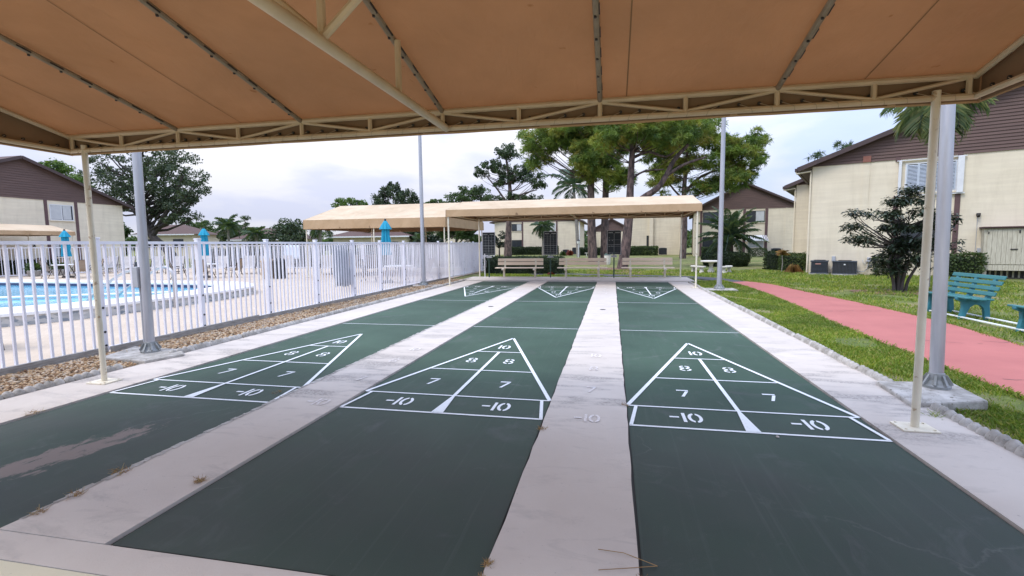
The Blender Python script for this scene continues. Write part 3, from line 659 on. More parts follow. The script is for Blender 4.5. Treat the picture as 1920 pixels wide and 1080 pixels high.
# ---------------------------------------------------------------- scalloped edging blocks
def edging_block():
    mb=MB(); n=7; L=.60; prof=[]
    vs=[];fs=[]; m=8
    K=n*6
    for i in range(K+1):
        y=-L/2+L*i/K; s=abs(math.sin(math.pi*i/6)); hh=.060+.026*s**.8; w=.036+.012*s**.8
        for k in range(m):
            a=math.pi*k/(m-1); vs.append((math.cos(a)*w,y,-.04+(hh+.04)*max(0,math.sin(a))**.7))
    for i in range(K):
        for k in range(m-1): fs.append((i*m+k,(i+1)*m+k,(i+1)*m+k+1,i*m+k+1))
    fs+= [tuple(range(m)),tuple(reversed(range(K*m,K*m+m)))]
    return mb.add(vs,fs).build('edging_block',M['rough_conc'],None,True)
eb=edging_block(); first=True
for sgn,ys,lab,grp in ((1,[.0+i*.612 for i in range(-2,26)],'scalloped concrete edging block between the right concrete strip and the grass','scalloped edging by the grass'),(-1,[.0+i*.612 for i in range(-1,28)],'rough scalloped concrete edging block along the gravel bed','scalloped edging by the gravel')):
    for y in ys:
        if sgn==1 and 2.9<y<3.35: continue
        if sgn==-1 and 2.75<y<3.4: continue
        o=eb if first else eb.copy()
        if not first: COL.objects.link(o)
        first=False
        xo=3.965 if sgn==1 else -4.075
        o.location=(xo+random.uniform(-.012,.012),y,random.uniform(-.014,.004)); o.rotation_euler=(random.uniform(-.015,.015),random.uniform(-.06,.06),random.uniform(-.018,.018)+(math.pi if random.random()<.5 else 0))
        tag(o,lab,'edging block',grp)
# gravel stones
def gravel():
    base=[(0,0,1),(.9,0,.3),(.25,.85,.35),(-.75,.5,.25),(-.7,-.55,.3),(.3,-.85,.3),(.6,.5,-.5),(-.4,.6,-.5),(-.8,-.1,-.5),(-.1,-.8,-.5),(.7,-.4,-.5)]
    tri=[(0,1,2),(0,2,3),(0,3,4),(0,4,5),(0,5,1),(1,6,2),(2,7,3),(3,8,4),(4,9,5),(5,10,1),(2,6,7),(3,7,8),(4,8,9),(5,9,10),(1,10,6)]
    B=np.array(base); T=np.array(tri); N=15000
    y=rng.uniform(-1.5,16.8,N); y=np.where(rng.random(N)<.55,rng.uniform(-.5,7,N),y); x=rng.uniform(-5.08,-4.11,N)
    keep=~((np.abs(x+4.4)<.42)&(np.abs(y-3.3)<.33)); x,y=x[keep],y[keep]; N=len(x)
    s=rng.uniform(.009,.023,N); sc=np.stack([s*rng.uniform(.7,1.4,N),s*rng.uniform(.7,1.4,N),s*rng.uniform(.45,.8,N)],1)
    a=rng.uniform(0,6.28,N); c,sn=np.cos(a),np.sin(a); V=B[None]*sc[:,None]*(1+.18*rng.standard_normal((N,len(B),1)))
    X=V[...,0]*c[:,None]-V[...,1]*sn[:,None]+x[:,None]; Y=V[...,0]*sn[:,None]+V[...,1]*c[:,None]+y[:,None]; Zv=V[...,2]+.004+.012*rng.random(N)[:,None]+.02*np.exp(-((x+4.6)/.3)**2)[:,None]
    F=(T[None]+(np.arange(N)*len(B))[:,None,None]).reshape(-1,3)
    m,nt,b=base_mat('river_gravel',.8); g_=nt.nodes.new('ShaderNodeNewGeometry')
    r=ramp(nt,g_.outputs['Random Per Island'],[(0,(.14,.07,.035)),(.3,(.32,.19,.09)),(.55,(.46,.31,.17)),(.8,(.58,.46,.32)),(1,(.36,.30,.24))]); nt.links.new(r.outputs[0],b.inputs['Base Color'])
    o=np_mesh('gravel',np.stack([X,Y,Zv],-1).reshape(-1,3),F,m); o['kind']='stuff'; o['label']='tan and brown river gravel in the bed beside the fence'
gravel()
def straw():
    N=8500; y=rng.uniform(-1,16.8,N); x=-4.6+.33*rng.standard_normal(N)+.25*np.sin(y*1.3); k=(np.abs(x+4.58)<.5)&(rng.random(N)<.35+.65*(np.sin(y*2.1+x*3)>0)); x,y=x[k],y[k]; N=len(x)
    a=rng.uniform(0,6.28,N); L=rng.uniform(.03,.10,N); e=rng.uniform(-.1,.5,N); d=np.stack([np.cos(a)*np.cos(e),np.sin(a)*np.cos(e),np.sin(e)],1)*L[:,None]; w=np.stack([-np.sin(a),np.cos(a),0*a],1)*.0022
    A=np.stack([x,y,rng.uniform(.02,.04,N)],1); V=np.stack([A-w,A+w,A+d+w*.5,A+d-w*.5],1).reshape(-1,3)
    m=leaf_mat('bed_straw',[(0,(.16,.08,.035)),(.5,(.30,.17,.07)),(1,(.42,.29,.13))],.1)
    o=np_mesh('straw',V,np.arange(N*4,dtype=np.int32).reshape(-1,4),m); o['kind']='stuff'; o['label']='dry brown straw and leaf bits over the gravel bed'
straw()
# ---------------------------------------------------------------- buildings
def L3(root,name,mb,mat,parent=None,smooth=False,bevel=0): return mb.build(name,M[mat],parent or root,smooth,bevel)
def window(root,x0,x1,z0,z1,y=0,frame='dark_hw',glass='glass',split=True,blind=None,shutter=False,sill=True,proud=.03):
    w=.045; mb=MB()
    for a in ((x0,x1,z1-w,z1),(x0,x1,z0,z0+w)): mb.box(a[0],a[1],y-proud,y+.02,a[2],a[3])
    for a in ((x0,x0+w),(x1-w,x1)): mb.box(a[0],a[1],y-proud,y+.02,z0+w,z1-w)
    xm=(x0+x1)/2
    if split: mb.box(xm-w/2,xm+w/2,y-proud+.004,y+.02,z0+w,z1-w)
    f=L3(root,'window',mb,frame)
    p=MB().box(x0+w,x1-w,y-.012,y+.01,z0+w,z1-w); L3(root,'pane',p,glass,f)
    if blind:
        for (a,b) in blind: L3(root,'blind',MB().box(x0+w+(x1-x0-2*w)*a,x0+w+(x1-x0-2*w)*b,y-.016,y-.0125,z0+w+.02,z1-w),'curtain',f)
    if shutter:
        mb=MB(); n=4
        for k in range(n):
            a=x0+w+(x1-x0-2*w)*k/n; b=x0+w+(x1-x0-2*w)*(k+1)/n
            mb.box(a,a+.035,y-.045,y-.013,z0+w,z1-w); mb.box(b-.035,b,y-.045,y-.013,z0+w,z1-w)
            z=z0+w+.03
            while z<z1-w-.05: mb.bar((a+.035,y-.028,z),(b-.035,y-.028,z),.044,.008,(0,-.75,.66)); z+=.05
        L3(root,'shutter',mb,'shutter',f)
    if sill: L3(root,'sill',MB().box(x0-.04,x1+.04,y-.07,y+.02,z0-.06,z0-.004),'stucco',f)
    return f
M['shutter']=pm('shutter_bluegrey',(.50,.55,.62),(.44,.49,.56),4,.5)
def gable_house(name,label,P,ang,W,D,he,hr,oe=.55,orake=.28,row=.125,wall='stucco',xr=None,drop=0):
    """wall along local x (0..W) facing -y, gable towards the viewer"""
    t=thing(name,label,'building',(P[0],P[1],-.03),ang); xr=xr or W/2
    body=MB().box(0,W,0,D,0,he+.0); L3(t,'wall',body,wall)
    # clapboard gable, boards lapped
    mb=MB(); z=he-.06; s=(hr-he)/xr
    mb.prism([(0,he-.02),(W,he-.02),(xr,hr-.02)],'y',.03,D-.03)
    while z<hr-.1:
        def xs(z): 
            k=max(0,(z-he)/(hr-he)); return -.02+xr*k,W+.02-(W-xr)*k
        a,b=xs(z);c,d=xs(min(hr-.02,z+row)); 
        mb.add([(a,-.035,z),(b,-.035,z),(d,-.008,z+row),(c,-.008,z+row)],[(0,1,2,3)]); mb.add([(a,.03,z),(b,.03,z),(b,-.035,z),(a,-.035,z)],[(0,1,2,3)])
        z+=row
    L3(t,'siding',mb,'siding')
    def slope(x0,z0,x1,z1):
        d=Vector((x1-x0,0,z1-z0)).normalized(); n=Vector((-d.z,0,d.x)); n=n if n.z>0 else -n
        e=d*oe
        a=Vector((x0,0,z0))-e; b=Vector((x1,0,z1)); th=.10
        return a,b,n*th
    for (x0,x1) in ((0,xr),(W,xr)):
        a,b,n=slope(x0,he+.02,x1,hr+.02)
        mb=MB(); y0,y1=-orake,D+orake
        q=[a,b,b+n,a+n]; vs=[(p.x,y0,p.z) for p in q]+[(p.x,y1,p.z) for p in q]
        mb.add(vs,[(0,1,2,3),(7,6,5,4),(0,4,5,1),(1,5,6,2),(2,6,7,3),(3,7,4,0)])
        L3(t,'roof',mb,'shingle')
        mb=MB(); k=.004
        for yy in (y0-.03,y1+.005): mb=MB(); mb.add([(p.x,yy+dy,p.z) for dy in (0,.025) for p in (a-n*.7,b-n*.7,b+n*1.05,a+n*1.05)],[(3,2,1,0),(4,5,6,7),(0,1,5,4),(1,2,6,5),(2,3,7,6),(3,0,4,7)]); L3(t,'fascia',mb,'fascia')
        sgn=-1 if x0<x1 else 1
        ex=a.x+sgn*.01; mb=MB().box(min(ex,ex+sgn*.10),max(ex,ex+sgn*.10),y0+.02,y1-.02,a.z-.06,a.z+.07); L3(t,'gutter',mb,'fascia')
        # soffit
        mb=MB().add([(x0,y0+.05,he+.0),(x0,y1-.05,he+.0),(a.x,y1-.05,a.z-.03),(a.x,y0+.05,a.z-.03)],[(0,1,2,3)]); L3(t,'soffit',mb,'fascia')
    return t
def downspout(t,x,ex,ez,ztop,y=-.05):
    L3(t,'downspout',MB().tube([(ex,y-.15,ez-.02),(ex+.02,y-.15,ez-.12),(x,y,ztop-.18),(x,y,ztop-.35),(x,y,.05)],.035,8),'stucco',None,True)
A24=R(-24)
# right-hand building, near block
t=gable_house('apartment_block','cream two-storey block with dark tree and cooling units before it, shuttered upper window',(9.64,21.3),A24,13.6,14,4.56,7.12,row=.118,xr=6.8)
downspout(t,-.045,-.58,4.36,4.5)
for x0,x1 in ((2.755,2.915),(4.545,4.70)):
    L3(t,'trim',MB().box(x0,x1,-.028,0,4.42,4.60),'trimbrown'); 
L3(t,'trim',MB().box(4.545,4.70,-.028,0,.03,3.12),'trimbrown'); L3(t,'trim',MB().box(2.755,2.915,-.028,0,.03,3.12),'trimbrown')
window(t,3.06,4.58,3.2,4.32,frame='win_white',shutter=True,split=True,sill=True)
L3(t,'storm_panel',MB().box(2.86,2.95,-.12,-.005,3.12,4.42),'win_white',bevel=.004); L3(t,'storm_panel',MB().box(4.56,4.74,-.13,-.005,3.12,4.42),'win_white',bevel=.004)
L3(t,'storm_rail',MB().box(2.80,4.80,-.10,-.03,4.42,4.45).box(2.80,4.80,-.10,-.03,3.08,3.115),'win_white')
window(t,3.0,4.5,.95,1.95,frame='dark_hw',sill=True)
L3(t,'pilaster',MB().box(1.74,1.96,-.02,0,.02,4.5),'stucco'); L3(t,'vent_cap',MB().box(1.72,1.98,-.07,-.03,4.5,4.74),'vent_red')if 'vent_red' in M else None
L3(t,'wall_light',MB().box(5.16,5.27,-.09,-.005,2.24,2.34).tube([(5.2,-.1,2.28),(5.2,-.17,2.22)],[.03,.05],8),'dark_hw')
L3(t,'conduit',MB().tube([(5.2,-.015,2.22),(5.2,-.015,.05)],.008,6),'grey_box'); L3(t,'meter_box',MB().box(5.24,5.37,-.09,-.004,.90,1.08),'grey_box',bevel=.01)
def cabinet(t):
    c=L3(t,'storage_cabinet',MB().box(5.34,7.6,-.52,-.002,.30,1.80),'wood_pale')
    d=MB(); x=5.40
    for k in range(17):
        xa=5.42+k*.125; 
        if xa>7.4: break
        d.box(xa+.003,xa+.122,-.55,-.522,.52,1.72)
    L3(t,'cabinet_door',d,'wood_pale',c)
    l=MB()
    for k in range(17):
        xa=5.34+k*.132; l.box(xa+.003,xa+.129,-.54,-.522,.30,.49)
    L3(t,'cabinet_skirt',l,'wood_pale',c)
    L3(t,'cabinet_top',MB().box(5.26,7.7,-.64,-.002,1.805,1.835).box(5.28,7.68,-.60,-.01,1.77,1.803),'trimbrown',c)
    h=MB(); h.box(5.43,5.46,-.57,-.551,1.58,1.66); h.box(6.20,6.24,-.57,-.551,1.60,1.70); h.box(6.02,6.20,-.57,-.551,1.02,1.06); h.box(5.40,5.50,-.57,-.551,.58,.60)
    L3(t,'hinge',h,'dark_hw',c)
    lg=MB()
    for x in (5.36,7.5): lg.box(x,x+.11,-.5,-.40,.0,.298)
    L3(t,'cabinet_leg',lg,'wood_pale',c)
    L3(t,'crawl_vent',MB().box(5.47,7.49,-.03,-.003,.02,.28),'dark_hw',c)
    sl=MB()
    for k in range(12): sl.box(5.6+k*.15,5.65+k*.15,-.06,-.031,.03,.26)
    L3(t,'vent_slat',sl,'wood_pale',c)
cabinet(t)
for x0,x1,z0,z1 in ((.83,.96,.55,.76),(2.02,2.15,.54,.72)): L3(t,'switch_box',MB().box(x0,x1,-.09,-.004,z0,z1),'grey_box',bevel=.01)
L3(t,'conduit',MB().tube([(.88,-.03,.55),(.88,-.06,.35),(.82,-.1,.15),(.82,-.1,.03)],.012,6).tube([(2.08,-.04,.54),(2.06,-.06,.3),(1.95,-.1,.14),(1.7,-.12,.16)],.014,6).tube([(2.02,-.03,.6),(1.95,-.05,.45),(1.9,-.08,.5),(1.88,-.04,.62)],.01,6),'grey_box')
# set-back block beside it
P1=(10.95,27.0)
t=gable_house('apartment_block','narrow set-back cream block just left of the shuttered building, low brown eave',P1,A24,9,9,4.42,6.2,row=.118)
downspout(t,-.045,-.58,4.22,4.36)
# far right house at the end of the lawn
A0=R(-8)
t=gable_house('apartment_block','cream house with wide brown gable behind the palm in its clipped hedge',(9.3,49.4),A0,9.35,16,4.56,6.9,row=.16,wall='stucco_far',xr=4.5,oe=.35)
for x0,x1 in ((.55,.75),(4.38,4.62),(6.28,6.52)): L3(t,'trim',MB().box(x0,x1,-.03,0,0,4.5),'trimbrown')
L3(t,'pilaster',MB().box(7.95,8.15,-.03,0,0,4.5),'stucco_far')
window(t,4.66,6.24,3.2,4.3,blind=[(.52,1)]); window(t,4.85,6.2,.85,1.5,frame='win_white',blind=[(0,1)],sill=True)
window(t,-.6+.3,.5,3.2,4.3) if False else window(t,.8,2.6,3.2,4.3); window(t,.8,2.6,.9,1.9)
aw=MB(); aw.add([(4.72,-.02,2.0),(6.42,-.02,2.0),(6.55,-.62,1.52),(4.6,-.62,1.52)],[(0,1,2,3)]); aw.add([(4.6,-.62,1.52),(6.55,-.62,1.52),(6.55,-.62,1.44),(4.6,-.62,1.44)],[(0,1,2,3)]); aw.add([(6.42,-.02,2.0),(6.55,-.62,1.44),(6.55,-.62,1.52)],[(0,1,2)])
k=L3(t,'awning',aw,'win_white'); s_=MB()
for q in (.03,.09,.15,.82,.9,.96): s_.bar((4.72+1.7*q,-.03,2.012),(4.6+1.95*q,-.62,1.53),.05,.006)
L3(t,'awning_stripe',s_,'trimbrown',k)
# wing left of it, seen under the far canopy
t=gable_house('apartment_block','plain cream wing with a grey cooling unit seen under the far canopy, right side',(3.2,56.5),R(-3),6.3,10,4.7,6.3,row=.16,wall='stucco_far')
L3(t,'pilaster',MB().box(2.35,2.75,-.35,0,0,4.6),'stucco_far'); window(t,2.05,2.3,.8,2.2); L3(t,'trim',MB().box(-.1,.1,-.05,0,0,4.6),'win_white')
t=gable_house('apartment_block','cream wall with brown roof edge between the pine trunks, furthest back',(-2.0,74),R(0),6.5,8,3.2,5.0,row=.2,wall='stucco_far')
window(t,3.5,4.6,1.2,2.2)
# centre house
t=gable_house('apartment_block','two-storey cream house with stacked brown-framed windows seen under the far canopy',(-14.0,62),R(0),11.2,12,4.35,5.7,row=.16,wall='stucco_far')
for x in (2.2,3.78,6.75,8.32): L3(t,'trim',MB().box(x-.09,x+.09,-.04,0,0,4.3),'trimbrown')
window(t,2.33,3.68,3.1,4.05,blind=[(.5,1)]); window(t,2.33,3.68,.9,1.93); window(t,6.88,8.2,3.02,4.08,frame='win_white',blind=[(.5,1)]); window(t,6.88,8.2,.9,1.9)
L3(t,'downspout',MB().tube([(11.25,-.06,4.2),(11.25,-.06,0)],.07,8),'win_white')
# left house beyond the pool
t=gable_house('apartment_block','cream house with brown gable and trimmed window behind the pool at left',(-32.7,15.0),R(90),12.0,14,4.47,6.75,row=.14,xr=6.0)
for x0 in (7.08,8.82): L3(t,'trim',MB().box(x0,x0+.18,-.03,0,0,4.46),'trimbrown')
window(t,7.36,8.72,3.2,4.18,frame='win_white',blind=[(0,.52),(.55,.93)]); window(t,7.42,8.1,.9,1.85,frame='dark_hw',glass='curtain')
L3(t,'wall_lamp',MB().tube([(6.3,-.02,1.75),(6.3,-.12,1.7),(6.3,-.12,1.55)],[.03,.03,.07],8),'dark_hw')
# small houses far behind
def hip_house(label,P,ang,W,D,he,hr,wins,wall='stucco_far',name='house'):
    t=thing(name,label,'building',(P[0],P[1],-.03),ang)
    L3(t,'wall',MB().box(0,W,0,D,0,he),wall); o=.5
    e=[(-o,-o,he),(W+o,-o,he),(W+o,D+o,he),(-o,D+o,he)]; r=[(D/2,D/2,hr),(W-D/2,D/2,hr)]
    mb=MB().add(e+r,[(0,1,5,4),(1,2,5),(2,3,4,5),(3,0,4),(3,2,1,0)]); L3(t,'roof',mb,'shingle')
    L3(t,'fascia',MB().box(-o,W+o,-o-.02,-o,he-.12,he+.02),'win_white')
    for x in wins: window(t,x,x+1.3,he-1.7,he-.6,frame='dark_hw')
    return t
hip_house('small far house with brown hip roof behind the big left tree',(-57.5,49.5),R(12),7,5,3.1,4.4,(1,4.5))
hip_house('far low house with brown hip roof and small palm before it, beyond the pool',(-47.5,54),R(8),8.6,6,2.35,3.95,(1.5,5.5))
hip_house('low far house with brown roof seen under the poolside canopy, left',(-28.3,46.5),R(5),8.2,6,2.4,3.6,(1.3,3.6,6))
hip_house('far cream house with tall window seen under the poolside canopy, right',(-23.2,57),R(2),6.4,5,4.3,5.6,(4.4,))
hip_house('smallest brown-roofed house left of the middle umbrella',(-62,66),R(10),6,5,3.4,4.9,(2,))
# ---------------------------------------------------------------- cooling units
def ac_unit(label,x,y,w,d,h,rz,pad=True,louv='v'):
    t=thing('cooling_unit',label,'cooling unit',(x,y,-.03),rz,'cooling units on the lawn'); z0=.06
    if pad: MB().box(-w/2-.06,w/2+.06,-d/2-.06,d/2+.06,0,z0).build('pad',M['rough_conc'],t)
    MB().box(-w/2+.02,w/2-.02,-d/2+.02,d/2-.02,z0,z0+h-.03).build('casing',M['dark_hw'],t)
    mb=MB()
    if louv=='v':
        n=int(w/.045)
        for i in range(n+1): x_=-w/2+w*i/n; mb.box(x_-.008,x_+.008,-d/2,-d/2+.02,z0+.03,z0+h-.06); mb.box(x_-.008,x_+.008,d/2-.02,d/2,z0+.03,z0+h-.06)
        n=int(d/.045)
        for i in range(1,n): y_=-d/2+d*i/n; mb.box(-w/2,-w/2+.02,y_-.008,y_+.008,z0+.03,z0+h-.06); mb.box(w/2-.02,w/2,y_-.008,y_+.008,z0+.03,z0+h-.06)
    else:
        n=int(h/.05)
        for i in range(1,n): z_=z0+h*i/n; mb.box(-w/2,w/2,-d/2,-d/2+.02,z_-.014,z_+.008); mb.box(-w/2,-w/2+.02,-d/2+.02,d/2-.02,z_-.014,z_+.008); mb.box(w/2-.02,w/2,-d/2+.02,d/2-.02,z_-.014,z_+.008)
    mb.build('grille',M['ac_dark'],t)
    MB().box(-w/2-.01,w/2+.01,-d/2-.01,d/2+.01,z0+h-.05,z0+h).box(-w/2-.01,w/2+.01,-d/2-.01,d/2+.01,z0-.003,z0+.03).build('lid',M['ac_dark'],t,bevel=.008)
    MB().lathe([(min(w,d)*.42,z0+h+.001),(min(w,d)*.42,z0+h+.02),(min(w,d)*.36,z0+h+.03),(.02,z0+h+.035)],20).build('fan_guard',M['dark_hw'],t)
    return t
def on_wall(s,dn): return (9.64+s*math.cos(A24)+dn*math.sin(A24)*1,21.3+s*math.sin(A24)-dn*math.cos(A24))
x,y=on_wall(.43,.42); u=ac_unit('smaller dark cooling unit with horizontal louvres at the corner of the shuttered building',x,y,.60,.52,.53,A24,louv='h')
MB().box(-.13,.06,-.272,-.261,.44,.475).build('badge',pm('badge',(.5,.25,.2)),u)
x,y=on_wall(1.30,.42); u=ac_unit('wider dark cooling unit with vertical louvres on a concrete pad by the shuttered wall',x,y,.80,.56,.52,A24)
MB().box(-.03,.03,-.292,-.281,.42,.47).build('badge',M['win_white'],u)
ac_unit('far cooling unit by the wide brown-gabled house',16.3,47.6,.75,.7,.68,A0,False)
ac_unit('far cooling unit against the plain cream wing under the far canopy',6.95,55.3,.8,.7,.72,0,False)
ac_unit('tiny cooling unit before the centre house wall, under the far canopy',-4.4,61,.75,.7,.55,0,False)
ac_unit('tiny cooling unit half behind the slim palm trunk',-3.2,60,.6,.6,.8,0,False)
# ---------------------------------------------------------------- benches, boards, furniture
def beige_bench(label,x,y,first=None):
    if first: t=copy_tree(first); t.location=(x,y,.05); t['label']=label; return t
    t=thing('wooden_bench',label,'bench',(x,y,.05),0,'beige benches under the far canopy')
    W=.93
    for z0,z1,tl in ((.48,.605,.02),(.625,.745,.045)):
        MB().add([(-W,.16+tl,z0),(W,.16+tl,z0),(W,.19+tl,z0),(-W,.19+tl,z0),(-W,.175+tl,z1),(W,.175+tl,z1),(W,.205+tl,z1),(-W,.205+tl,z1)],[(0,3,2,1),(4,5,6,7),(0,1,5,4),(1,2,6,5),(2,3,7,6),(3,0,4,7)]).build('back_plank',M['bench_beige'],t,bevel=.006)
    for y0 in (-.22,-.085,.05): MB().box(-W-.03,W+.03,y0,y0+.125,.36,.395).build('seat_plank',M['bench_beige'],t,bevel=.006)
    for s in (-1,1):
        l=MB().tube([(s*.63,-.02,-.01),(s*.63,-.02,.33)],.042,12).build('leg',M['cream_paint'],t,True)
        mb=MB().bar((s*.63,-.23,.335),(s*.63,.18,.335),.06,.05); mb.bar((s*.63,.17,.31),(s*.63,.225,.70),.06,.04); mb.tube([(s*.63-.05,-.235,.33),(s*.63+.05,-.235,.33)],.045,10)
        mb.build('bracket',M['cream_paint'],t)
    return t
b1=beige_bench('beige plank bench left of the three under the far canopy, before the dark hedge',-2.23,17.47)
beige_bench('middle beige plank bench of the three, before the paired pine trunks',.26,17.47,b1)
beige_bench('right beige plank bench of the three, before the leaning pine trunk',2.72,17.47,b1)
def score_board(label,x,y,rows,zr):
    t=thing('score_board',label,'score board',(x,y,.05),0,'black score boards under the far canopy')
    MB().tube([(0,0,-.02),(0,0,1.0)],.026,10).build('pole',M['pole_green'],t,True)
    MB().box(-.1,.1,-.03,.03,.80,.86).box(-.13,.13,-.05,.02,.78,.80).build('bracket',M['grey_box'],t)
    MB().box(-.245,.245,-.02,.02,.90,1.79).build('panel',M['board_dark'],t,bevel=.004)
    mb=MB()
    for a in ((-.262,-.245,.885,1.805),(.245,.262,.885,1.805)): mb.box(a[0],a[1],-.028,.024,a[2],a[3])
    mb.box(-.245,.245,-.028,.024,1.79,1.805); mb.box(-.245,.245,-.028,.024,.885,.90); mb.build('frame',M['grey_box'],t)
    g=MB(); y_=-.0235; w=.0035
    g.box(-w,w,y_,-.0205,.91,1.70); g.box(-.24,.24,y_,-.0205,1.26,1.267) 
    for k in range(rows): z=.95+k*(.74/rows); g.box(-.24,.24,y_+.001,-.0205,z,z+.0035)
    if rows>6:
        for xx in (-.12,.12): g.box(xx-.0015,xx+.0015,y_+.001,-.0205,.91,1.70)
    g.build('grid_lines',M['chalk'],t)
    h=MB(); rr=random.Random(int(x*10))
    for s in (-1,1):
        xx=s*.13-.08
        for k in range(5): h.box(xx+k*.034,xx+k*.034+.02,y_,-.0205,1.70+rr.random()*.006,1.735)
    for (xx,z) in zr:
        h.box(xx,xx+.03,y_,-.0205,z,z+.008); h.box(xx+.012,xx+.019,y_-.001,-.0205,z-.018,z+.02)
    h.build('chalk_marks',M['chalk'],t)
    return t
score_board('black score board with few lines, beside the white fence under the far canopy',-3.465,17.4,7,[(-.15,1.6),(.08,1.45)])
score_board('black score board with the densest grid lines, middle of the three',-.975,17.4,10,[])
score_board('black score board with chalk marks, before the leaning pine trunk',1.47,17.4,3,[(-.2,1.52),(-.19,1.42),(-.08,1.42),(-.2,1.2),(-.12,1.21),(-.06,1.2),(-.17,.94),(-.08,.93)])
def teal_bench(label,y,first=None,x=7.45):
    """faces -x; origin at the near front foot"""
    if first: t=copy_tree(first); t.location=(x,y,-.03); t['label']=label; return t
    t=thing('park_bench',label,'bench',(x,y,-.03),0,'teal benches by the path'); L=1.30
    for i,(x0,z) in enumerate(((-.10,.375),(0.01,.36),(.12,.352),(.23,.356))):
        MB().box(x0,x0+.095,-.22,L-.22,z,z+.028).build('seat_slat',M['teal'],t,bevel=.008)
    for i in range(4):
        z=.46+i*.093; xx=.335+i*.042
        mb=MB().bar((xx,-.22,z),(xx,L-.22,z),.026,.072,(.38,0,.92)); mb.build('back_slat',M['teal'],t,bevel=.008)
    for y0 in (0,.45,.92):
        mb=MB(); w=.033
        out=[(-.06,0),(.02,0),(.055,.12),(.10,.22),(.17,.265),(.24,.255),(.295,.20),(.315,.10),(.318,0),(.405,0),(.40,.12),(.385,.26),(.40,.38),(.50,.76),(.46,.77),(.345,.42),(.31,.365),(-.12,.385),(-.12,.345),(-.03,.31),(-.02,.20)]
        full=y0!=.45
        if not full: out=[(.30,.30),(.385,.30),(.40,.38),(.50,.76),(.46,.77),(.345,.42),(.31,.358),(-.1,.372),(-.1,.34)]
        mb.prism([(p[0],p[1]) for p in out],'y',y0-w,y0+w)
        mb.build('leg' if full else 'back_bracket',M['teal_dark'],t,bevel=.01)
    return t
tb=teal_bench('teal slatted park bench between the red path and the wall cabinet',8.22)
teal_bench('second teal bench, mostly outside the picture at the right edge',6.03,tb)
for x_ in (7.42,7.80):
    o=MB().box(-.022,.022,-2.3,2.45,0,.022).build('ground_rail',M['white_line'],None,bevel=.004); o.location=(x_,6.6,.002)
    tag(o,'white rail on the grass under the front feet of the teal benches' if x_<7.6 else 'white rail on the grass under the back feet of the teal benches','rail','rails under the teal benches')
# cast stone table with two curved seats
t=thing('garden_table','round cast stone table on a pedestal on the lawn','table',(5.92,22.4,-.03))
MB().lathe([(.13,0),(.17,.0),(.17,.05),(.10,.14),(.085,.3),(.11,.42),(.2,.47)],18).build('pedestal',M['cast_stone'],t,True)
MB().lathe([(.40,.47),(.47,.49),(.47,.53),(.44,.545)],28).build('table_top',M['cast_stone'],t,True)
def stone_seat(label,x,y,a0,a1):
    t=thing('garden_bench',label,'bench',(x,y,-.03),0,'curved stone seats'); r0,r1=.62,.90; n=8
    pts=[(r1*math.cos(a0+(a1-a0)*k/n),r1*math.sin(a0+(a1-a0)*k/n)) for k in range(n+1)]+[(r0*math.cos(a1+(a0-a1)*k/n),r0*math.sin(a1+(a0-a1)*k/n)) for k in range(n+1)]
    MB().poly(pts,.25,.31).build('seat',M['cast_stone'],t,bevel=.012)
    for f in (.15,.85):
        a=a0+(a1-a0)*f; c,s=math.cos(a)*.76,math.sin(a)*.76
        MB().lathe([(.12,0),(.10,.06),(.07,.14),(.10,.25)],10,(c,s)).build('leg',M['cast_stone'],t,True)
stone_seat('curved cast stone seat left of the round stone table',5.92,22.4,R(160),R(240))
stone_seat('curved cast stone seat right of the round stone table, behind the slim lamp post',5.92,22.3,R(-70),R(10))
# closed umbrellas
def umbrella(label,x,y,h,rz=0,first=None):
    if first:
        t=copy_tree(first); t.location=(x,y,-.01); t.rotation_euler=(0,0,rz); t.scale=(1,1,h/2.3); t['label']=label; return t
    t=thing('umbrella',label,'umbrella',(x,y,-.01),rz,'closed turquoise umbrellas')
    MB().tube([(0,0,.04),(0,0,h-.02)],.022,10).build('pole',M['brown_frame'],t,True)
    MB().lathe([(.25,0),(.25,.05),(.20,.08),(.04,.11),(.035,.30)],18).build('base',M['brown_frame'],t,True)
    fl=lambda k,z: 1+.22*math.sin(k*8*2*math.pi/32)+.05*math.sin(z*19+k)
    MB().lathe([(.16,1.02),(.17,1.04),(.14,1.3),(.15,1.5),(.12,1.75),(.12,1.9),(.1,2.0),(.04,2.1)],32,flute=fl).build('folded_canopy',M['turq'],t,True)
    MB().lathe([(.20,1.95),(.205,1.955),(.17,2.04),(.11,2.15),(.05,2.25),(.02,2.27)],32,flute=lambda k,z:1+.12*math.sin(k*8*2*math.pi/32)).build('top_tier',M['turq'],t,True)
    MB().lathe([(.02,2.25),(.045,2.28),(.03,2.33),(.01,2.34)],10).build('finial',M['dark_hw'],t,True)
    return t
ub=umbrella('closed turquoise umbrella at the table before the left house',-24.45,17.1,2.3)
umbrella('closed turquoise umbrella in front of the far trees, middle of the pool deck',-16.9,17.43,2.28,.5,ub)
umbrella('closed turquoise umbrella in front of the poolside canopy',-6.78,15.05,2.33,1.1,ub)
def patio_table(label,x,y,first=None):
    if first: t=copy_tree(first); t.location=(x,y,-.01); t['label']=label; return t
    t=thing('patio_table',label,'table',(x,y,-.01),0,'round patio tables')
    MB().lathe([(.50,.60),(.55,.615),(.55,.64),(.07,.645)],24).build('table_top',M['white_plastic'],t,True)
    for k in range(4):
        a=k*math.pi/2+.6; MB().tube([(math.cos(a)*.12,math.sin(a)*.12,.60),(math.cos(a)*.38,math.sin(a)*.38,0)],.018,6).build('leg',M['brown_frame'],t)
    return t
pt=patio_table('round white patio table under the left closed umbrella',-24.4,17.0)
patio_table('round white patio table under the middle closed umbrella',-16.7,17.2,pt)
